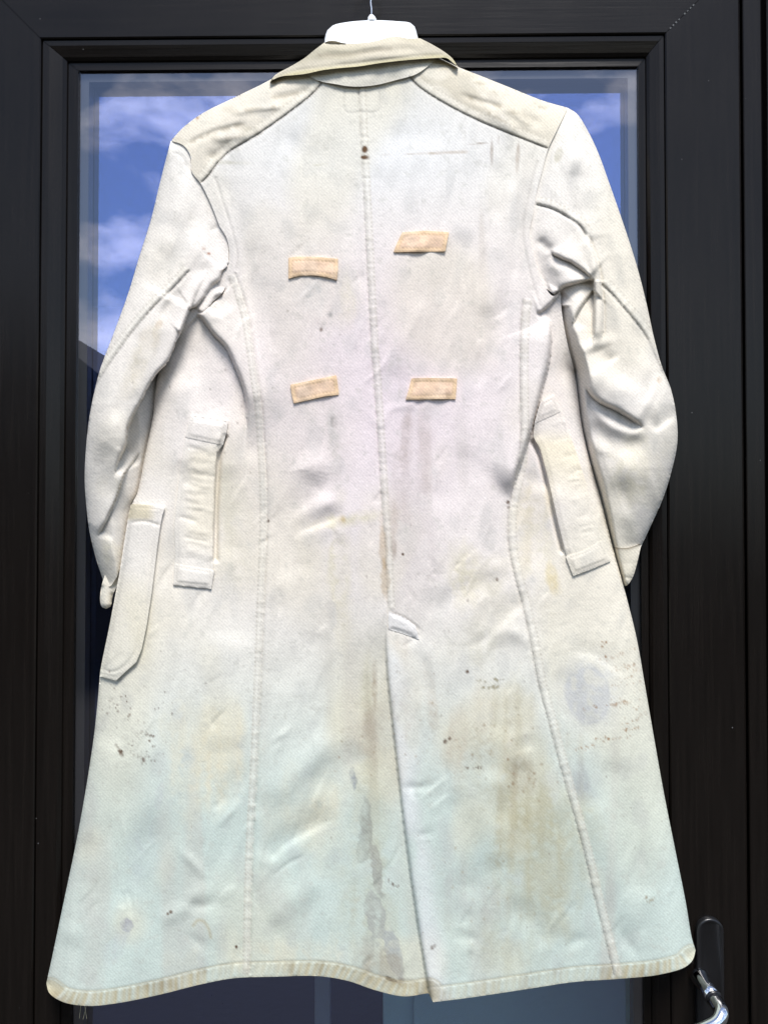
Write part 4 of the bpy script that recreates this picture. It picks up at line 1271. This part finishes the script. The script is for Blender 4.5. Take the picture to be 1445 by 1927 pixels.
# ---- pieces sewn on top of the body -------------------------------------------
def applied(name, poly, F, col_add=None, parent=coat, thick=0.004, mat=None, smooth_poly=False):
    P = catmull(poly, closed=True) if smooth_poly else densify(poly)
    return piece(P, F, CB if col_add is None else col_add, [(name, None)], parent, thick=thick, mat=mat)

def densify(poly):
    out = []
    for a, b in zip(poly, poly[1:] + poly[:1]):
        a, b = np.array(a, float), np.array(b, float)
        k = max(1, int(np.linalg.norm(b - a) / 4))
        out += [a + (b - a) * j / k for j in range(k)]
    return np.array(out)

def edge_stitch(F, Cc, poly, off=6, amt=0.0008):
    P = densify(poly); P = np.concatenate([P, P[:1]])
    D, S, T, L = near(P, off + 10)
    u = np.where(D > 1e8, 999, D)
    F -= amt * np.exp(-((u - off) / 2.0) ** 2)
    F -= 0.0012 * np.exp(-(u / 2.6) ** 2)
    mixc(Cc, (0.40, 0.36, 0.30), 0.25 * np.exp(-((u - off) / 1.6) ** 2) * (0.5 + 0.5 * np.sin(T * 1.4)))

BS = np.maximum(blur(B, 5), B)

# left welt pocket
WL = [(359, 783), (429, 795), (426, 812), (419, 838), (408, 853), (405, 900), (403, 960), (401, 1010), (402, 1060), (400, 1085), (398, 1107), (327, 1101), (328, 1062), (330, 1045), (328, 990), (334, 930), (342, 865), (350, 822)]
F = BS + 0.0030; Cc = CB.copy()
wr = np.random.default_rng(3)
for k in range(26):
    y0 = 835 + k * 8.2 + wr.uniform(-4, 4)
    xa = 338 + wr.uniform(0, 30) - (y0 - 835) * 0.05
    ridge(F, [(xa, y0), (xa + wr.uniform(14, 30), y0 + wr.uniform(2, 9)), (xa + wr.uniform(34, 52), y0 + wr.uniform(4, 16))], wr.choice([-1, 1]) * wr.uniform(0.0003, 0.0012), wr.uniform(3, 7), ends=(8, 8))
ridge(F, [(424, 815), (408, 853), (405, 900), (403, 960), (402, 1060)], 0.0035, 13, ends=(14, 14))
edge_stitch(F, Cc, WL)
mixc(Cc, (0.76, 0.68, 0.52), 0.85 * smooth01((X - 335) / 40) * smooth01((1060 - Y) / 60) * smooth01((Y - 830) / 30))
mixc(Cc, (0.76, 0.715, 0.64), 0.35 * np.ones_like(X))
applied('pocket_welt', WL, F, Cc)
F2 = F + 0.0016
TAB1 = [(358, 781), (430, 793), (427, 812), (420, 838), (349, 823), (353, 803)]
TAB2 = [(329, 1060), (360, 1066), (404, 1073), (401, 1088), (398, 1108), (326, 1101)]
edge_stitch(F2, Cc, TAB1, 5); edge_stitch(F2, Cc, TAB2, 5)
for t in (TAB1, TAB2): applied('pocket_tab', t, F2, Cc, thick=0.003)
# right welt pocket, its upper corner tucked under the back fold
WR = [(1016, 757), (1041, 743), (1055, 772), (1070, 812), (1085, 855), (1103, 912), (1118, 970), (1133, 1016), (1148, 1056), (1113, 1070), (1078, 1083), (1066, 1048), (1050, 985), (1032, 905), (1016, 845), (1003, 822), (1006, 792)]
F = blur(B, 9) + 0.0035; Cc = CB.copy()
for k in range(24):
    y0 = 800 + k * 9.2 + wr.uniform(-4, 4)
    xa = 1022 + (y0 - 800) * 0.30 + wr.uniform(0, 18)
    ridge(F, [(xa + wr.uniform(34, 48), y0 + wr.uniform(-8, 2)), (xa + 24, y0 + wr.uniform(-4, 8)), (xa + wr.uniform(0, 10), y0 + wr.uniform(0, 12))], wr.choice([-1, 1]) * wr.uniform(0.0003, 0.0012), wr.uniform(3, 7), ends=(8, 8))
ridge(F, [(1003, 822), (1016, 845), (1032, 905), (1050, 985), (1066, 1046)], 0.0035, 13, ends=(14, 14))
edge_stitch(F, Cc, WR)
mixc(Cc, (0.78, 0.70, 0.53), 0.85 * smooth01((970 - Y) / 120) * smooth01((Y - 800) / 40))
applied('pocket_welt', WR, F, Cc)
TAB3 = [(1064, 1047), (1098, 1036), (1131, 1017), (1140, 1036), (1149, 1056), (1113, 1071), (1078, 1084)]
TAB4 = [(1017, 757), (1042, 742), (1056, 774), (1030, 786), (1006, 797), (1010, 776)]
F2 = F + 0.0016
edge_stitch(F2, Cc, TAB3, 5); edge_stitch(F2, Cc, TAB4, 5)
for t in (TAB3, TAB4): applied('pocket_tab', t, F2, Cc, thick=0.003)
# patch pocket on the left side
PP = [(247, 948), (280, 950), (311, 955), (306, 970), (302, 990), (297, 1025), (286, 1115), (276, 1180), (267, 1222), (257, 1246), (238, 1263), (219, 1281), (189, 1273), (190, 1262), (206, 1180), (225, 1080), (243, 965)]
F = BS + 0.0060; Cc = CB.copy()
roll(F, [(245, 950), (243, 965), (225, 1080), (206, 1180), (189, 1268)], 12, 0.006)
edge_stitch(F, Cc, PP, 6)
seam(F, [(243, 985), (270, 981), (303, 989)], 4, None, 0.0012, 0, seed=71)
seam(F, [(296, 960), (288, 1010), (276, 1110), (262, 1200), (250, 1236), (216, 1264), (190, 1258)], 4, None, 0.0012, 0, seed=72)
mixc(Cc, (0.56, 0.49, 0.33), 0.75 * smooth01((984 - Y) / 12) * smooth01((300 - X) / 25))
applied('patch_pocket', PP, F, Cc, thick=0.006)
# four peach cloth patches
M_PATCH = cloth('peach_felt')
def patch(poly, label, seed):
    F = blur(B, 14) + 0.0030 + 0.0005 * fnoise(7, 7, seed)
    P = densify(poly)
    D, S, T, L = near(np.concatenate([P, P[:1]]), 24)
    u = np.where(D > 1e8, 999, D)
    F -= 0.0004 * np.exp(-((u - 7) / 1.8) ** 2)
    F -= 0.0006 * np.exp(-(u / 2.2) ** 2)
    Cc = np.ones((NY, NX, 3)) * np.array([0.79, 0.575, 0.41])
    mixc(Cc, (0.84, 0.61, 0.35), smooth01((9 - u) / 4) * 0.45)
    mixc(Cc, (0.72, 0.50, 0.38), 0.5 * smooth01(cN[4] / 1.5) * smooth01((u - 8) / 3))
    mixc(Cc, (0.86, 0.70, 0.56), 0.3 * smooth01((cN[2] - 0.2) / 1.2))
    mixc(Cc, (0.42, 0.27, 0.16), 0.55 * np.exp(-((u - 7) / 1.4) ** 2) * (0.5 + 0.5 * np.sin(T * 0.9)))
    mixc(Cc, (0.52, 0.38, 0.26), 0.35 * smooth01((cN[2] * 0.5 + cN[4] * 0.6 - 0.3) / 1.2))
    mixc(Cc, (0.55, 0.40, 0.25), 0.35 * np.exp(-(u / 2.0) ** 2))
    o = piece(P, F, Cc, [('cloth_patch', None)], coat, thick=0.0032, mat=M_PATCH)[0]
    o['label'] = label
patch([(543, 485), (560, 483), (590, 483), (615, 485), (636, 487), (636, 507), (634, 527), (612, 521), (590, 518), (565, 519), (543, 524)], 'peach cloth patch, upper one beside the armhole of the left sleeve', 81)
patch([(757, 437), (800, 434), (845, 437), (841, 456), (838, 473), (800, 474), (770, 474), (740, 475), (748, 455)], 'peach cloth patch, slanted and highest on the back', 82)
patch([(546, 724), (590, 715), (633, 706), (636, 725), (638, 743), (610, 746), (580, 753), (553, 759), (549, 742)], 'peach cloth patch, tilted, below the other on the same side', 83)
patch([(774, 712), (800, 711), (860, 712), (859, 730), (857, 751), (820, 751), (790, 752), (763, 752), (770, 730)], 'peach cloth patch, lower one beside the centre seam', 84)
# vent bar
F = B + 0.0022; Cc = CB.copy()
VB = [(731, 1150), (760, 1161), (782, 1178), (789, 1204), (757, 1192), (731, 1184)]
edge_stitch(F, Cc, VB, 5)
mixc(Cc, (0.70, 0.69, 0.68), 0.5 * np.ones_like(X))
applied('vent_bar', VB, F, Cc, thick=0.003)

# ---- collar ---------------------------------------------------------------------
STAND = np.concatenate([catmull([(574, 136), (590, 148), (607, 154), (630, 158), (653, 162), (674, 163), (707, 160), (748, 150), (782, 140), (805, 125), (826, 107)]), np.array([(790, 92), (640, 92), (575, 120)], float)])
G = B + 0.0035 + 0.0004 * n25
ridge(G, [(607, 145), (690, 146), (800, 118)], 0.003, 18)
Cs = CB.copy()
mixc(Cs, (0.66, 0.63, 0.55), 0.5 * np.ones_like(X))
piece(STAND, G, Cs, [('collar_stand', None)], coat, thick=0.004)
FALL = np.concatenate([catmull([(507, 156), (517, 142), (545, 126), (572, 110), (592, 94), (609, 81)]), catmull([(609, 81), (619, 77), (630, 77), (645, 81), (661, 82), (690, 80), (712, 76), (736, 69), (750, 69), (765, 72), (790, 72)]),
                       catmull([(790, 72), (812, 83), (838, 99), (851, 110), (862, 126)]), catmull([(862, 126), (852, 118), (840, 109), (823, 109), (778, 112), (720, 118), (674, 125), (640, 128), (607, 132), (574, 139), (545, 142), (533, 143), (518, 148), (507, 156)])])
Q = 0.058 + 0.010 * np.exp(-((X - 700) / 150) ** 2) - 0.00020 * np.clip(118 - Y, -30, 60) - 0.0 * X
Q = Q - 0.016 * smooth01((np.abs(X - 690) - 60) / 130)
Q = Q + 0.0008 * fnoise(26, 10, 91) + 0.0003 * n25
roll(Q, [(609, 81), (661, 82), (736, 69), (790, 72)], 14, 0.012)
ridge(Q, [(600, 104), (650, 104), (690, 98), (735, 92)], -0.0035, 4, 9, hi=(680, 110), ends=(25, 25))
ridge(Q, [(612, 112), (660, 110), (720, 104), (790, 104)], 0.0030, 8)
ridge(Q, [(610, 92), (660, 94), (720, 86), (770, 82)], 0.0030, 9)
ridge(Q, [(735, 98), (770, 92), (800, 98)], -0.0024, 6)
ridge(Q, [(540, 138), (575, 120), (605, 100)], 0.0020, 8)
seam(Q, [(517, 150), (545, 136), (607, 126), (674, 119), (778, 106), (836, 103)], 4, None, 0.0010, 0, seed=92)
ridge(Q, [(682, 78), (683, 124)], -0.0008, 2, ends=(2, 2))
Cf = np.ones((NY, NX, 3)) * np.array([0.56, 0.51, 0.405])
mixc(Cf, (0.40, 0.37, 0.27), 0.55 * smooth01((fnoise(30, 6, 93) - 0.2) / 1.3))
mixc(Cf, (0.62, 0.58, 0.48), 0.5 * smooth01((cN[1]) / 1.3))
D_, S_, T_, L_ = near(catmull([(507, 156), (545, 142), (607, 132), (674, 125), (720, 118), (778, 112), (840, 109), (862, 126)]), 14)
mixc(Cf, (0.50, 0.45, 0.26), np.where(D_ < 1e8, 0.75 * np.exp(-(np.minimum(D_, 99) / 5) ** 2), 0))
D_, S_, T_, L_ = near(catmull([(600, 104), (650, 104), (690, 98), (735, 92)]), 14)
mixc(Cf, (0.25, 0.21, 0.16), np.where(D_ < 1e8, 0.40 * np.exp(-(np.minimum(D_, 99) / 4) ** 2), 0))
piece(FALL, Q, Cf, [('collar', None)], coat, back=0.030, thick=0.004)

# loose threads at the hem
bm = bmesh.new()
for (x, y, dx) in ((153, 1890, -3), (160, 1891, 4), (163, 1892, -6)):
    tube(bm, [U(x, y, 0.028), U(x + dx * .4, y + 12, 0.029), U(x + dx, y + 26, 0.028)], 0.00022, 5)
link('loose_thread', bm_mesh(bm, 'loose_thread'), simple('thread', (0.55, 0.50, 0.32), 0.9), coat)

# ------------------------------------------------------------------ hanger and cord
hang = empty('coat_hanger', U(700, 60, 0.03), 'white plastic coat hanger with slim metal hook inside the coat collar', 'coat hanger')
prof = catmull([(609, 96), (611, 74), (616, 57), (626, 48), (650, 42), (700, 38), (748, 40), (772, 43), (780, 50), (785, 66), (790, 84), (800, 104), (880, 170), (960, 215), (1020, 245), (1030, 262), (1010, 268), (900, 235), (800, 195), (700, 172), (600, 195), (500, 240), (390, 285), (372, 280), (380, 262), (440, 220), (540, 160), (600, 110)], closed=True, step=7)
bm = bmesh.new()
def hz(p, d): return U(p[0], p[1], d)
fr = [bm.verts.new(hz(p, 0.034)) for p in prof]
cen = prof.mean(0)
inn = prof + (np.array([700, 150]) - prof) * 0.02
frt = [bm.verts.new(hz(p, 0.0365)) for p in inn]
bk = [bm.verts.new(hz(p, 0.020)) for p in prof]
n = len(prof)
for k in range(n):
    bm.faces.new((fr[k], fr[(k + 1) % n], frt[(k + 1) % n], frt[k]))
    bm.faces.new((fr[(k + 1) % n], fr[k], bk[k], bk[(k + 1) % n]))
bm.faces.new(frt); bm.faces.new(bk[::-1])
link('hanger_body', bm_mesh(bm, 'hanger_body'), M_PLASTIC, hang)
bm = bmesh.new()
tube(bm, [U(700, 44, 0.030), U(700, 38, 0.030), U(699, 33, 0.030), U(699, 29, 0.030)], [0.0062, 0.0056, 0.0046, 0.0026], 14)
link('hook_socket', bm_mesh(bm, 'hook_socket'), M_PLASTIC, hang, True)
bm = bmesh.new()
h0 = U(699, 34, 0.030)
s_ = 1 / 1560
pts = [h0, h0 + Vector((0, 0, 0.012)), h0 + Vector((-0.001, 0, 0.020))]
for k in range(11):
    a = math.radians(-60 + 24 * k)
    pts.append(h0 + Vector((0.0 + 0.016 * math.cos(a) - 0.006, 0, 0.044 + 0.016 * math.sin(a))))
tube(bm, [tuple(p) for p in catmull([list(p) for p in pts], step=0.004)], 0.0011, 8)
link('hook', bm_mesh(bm, 'hook'), M_STEEL, hang, True)
bm = bmesh.new()
c0 = h0 + Vector((-0.006, 0, 0.061))
tube(bm, [c0 + Vector((0.0, 0.0, -0.0)), c0 + Vector((0.001, 0.012, 0.012)), Vector((c0.x + 0.002, 0.0, FZ1 - 0.01)), Vector((c0.x + 0.002, -0.004, FZ1 + 0.02))], 0.0012, 8)
cord = link('hanging_cord', bm_mesh(bm, 'hanging_cord'), M_CORD, None, True)
cord['label'] = 'thin black cord holding the hanger hook above the door'
cord['category'] = 'cord'
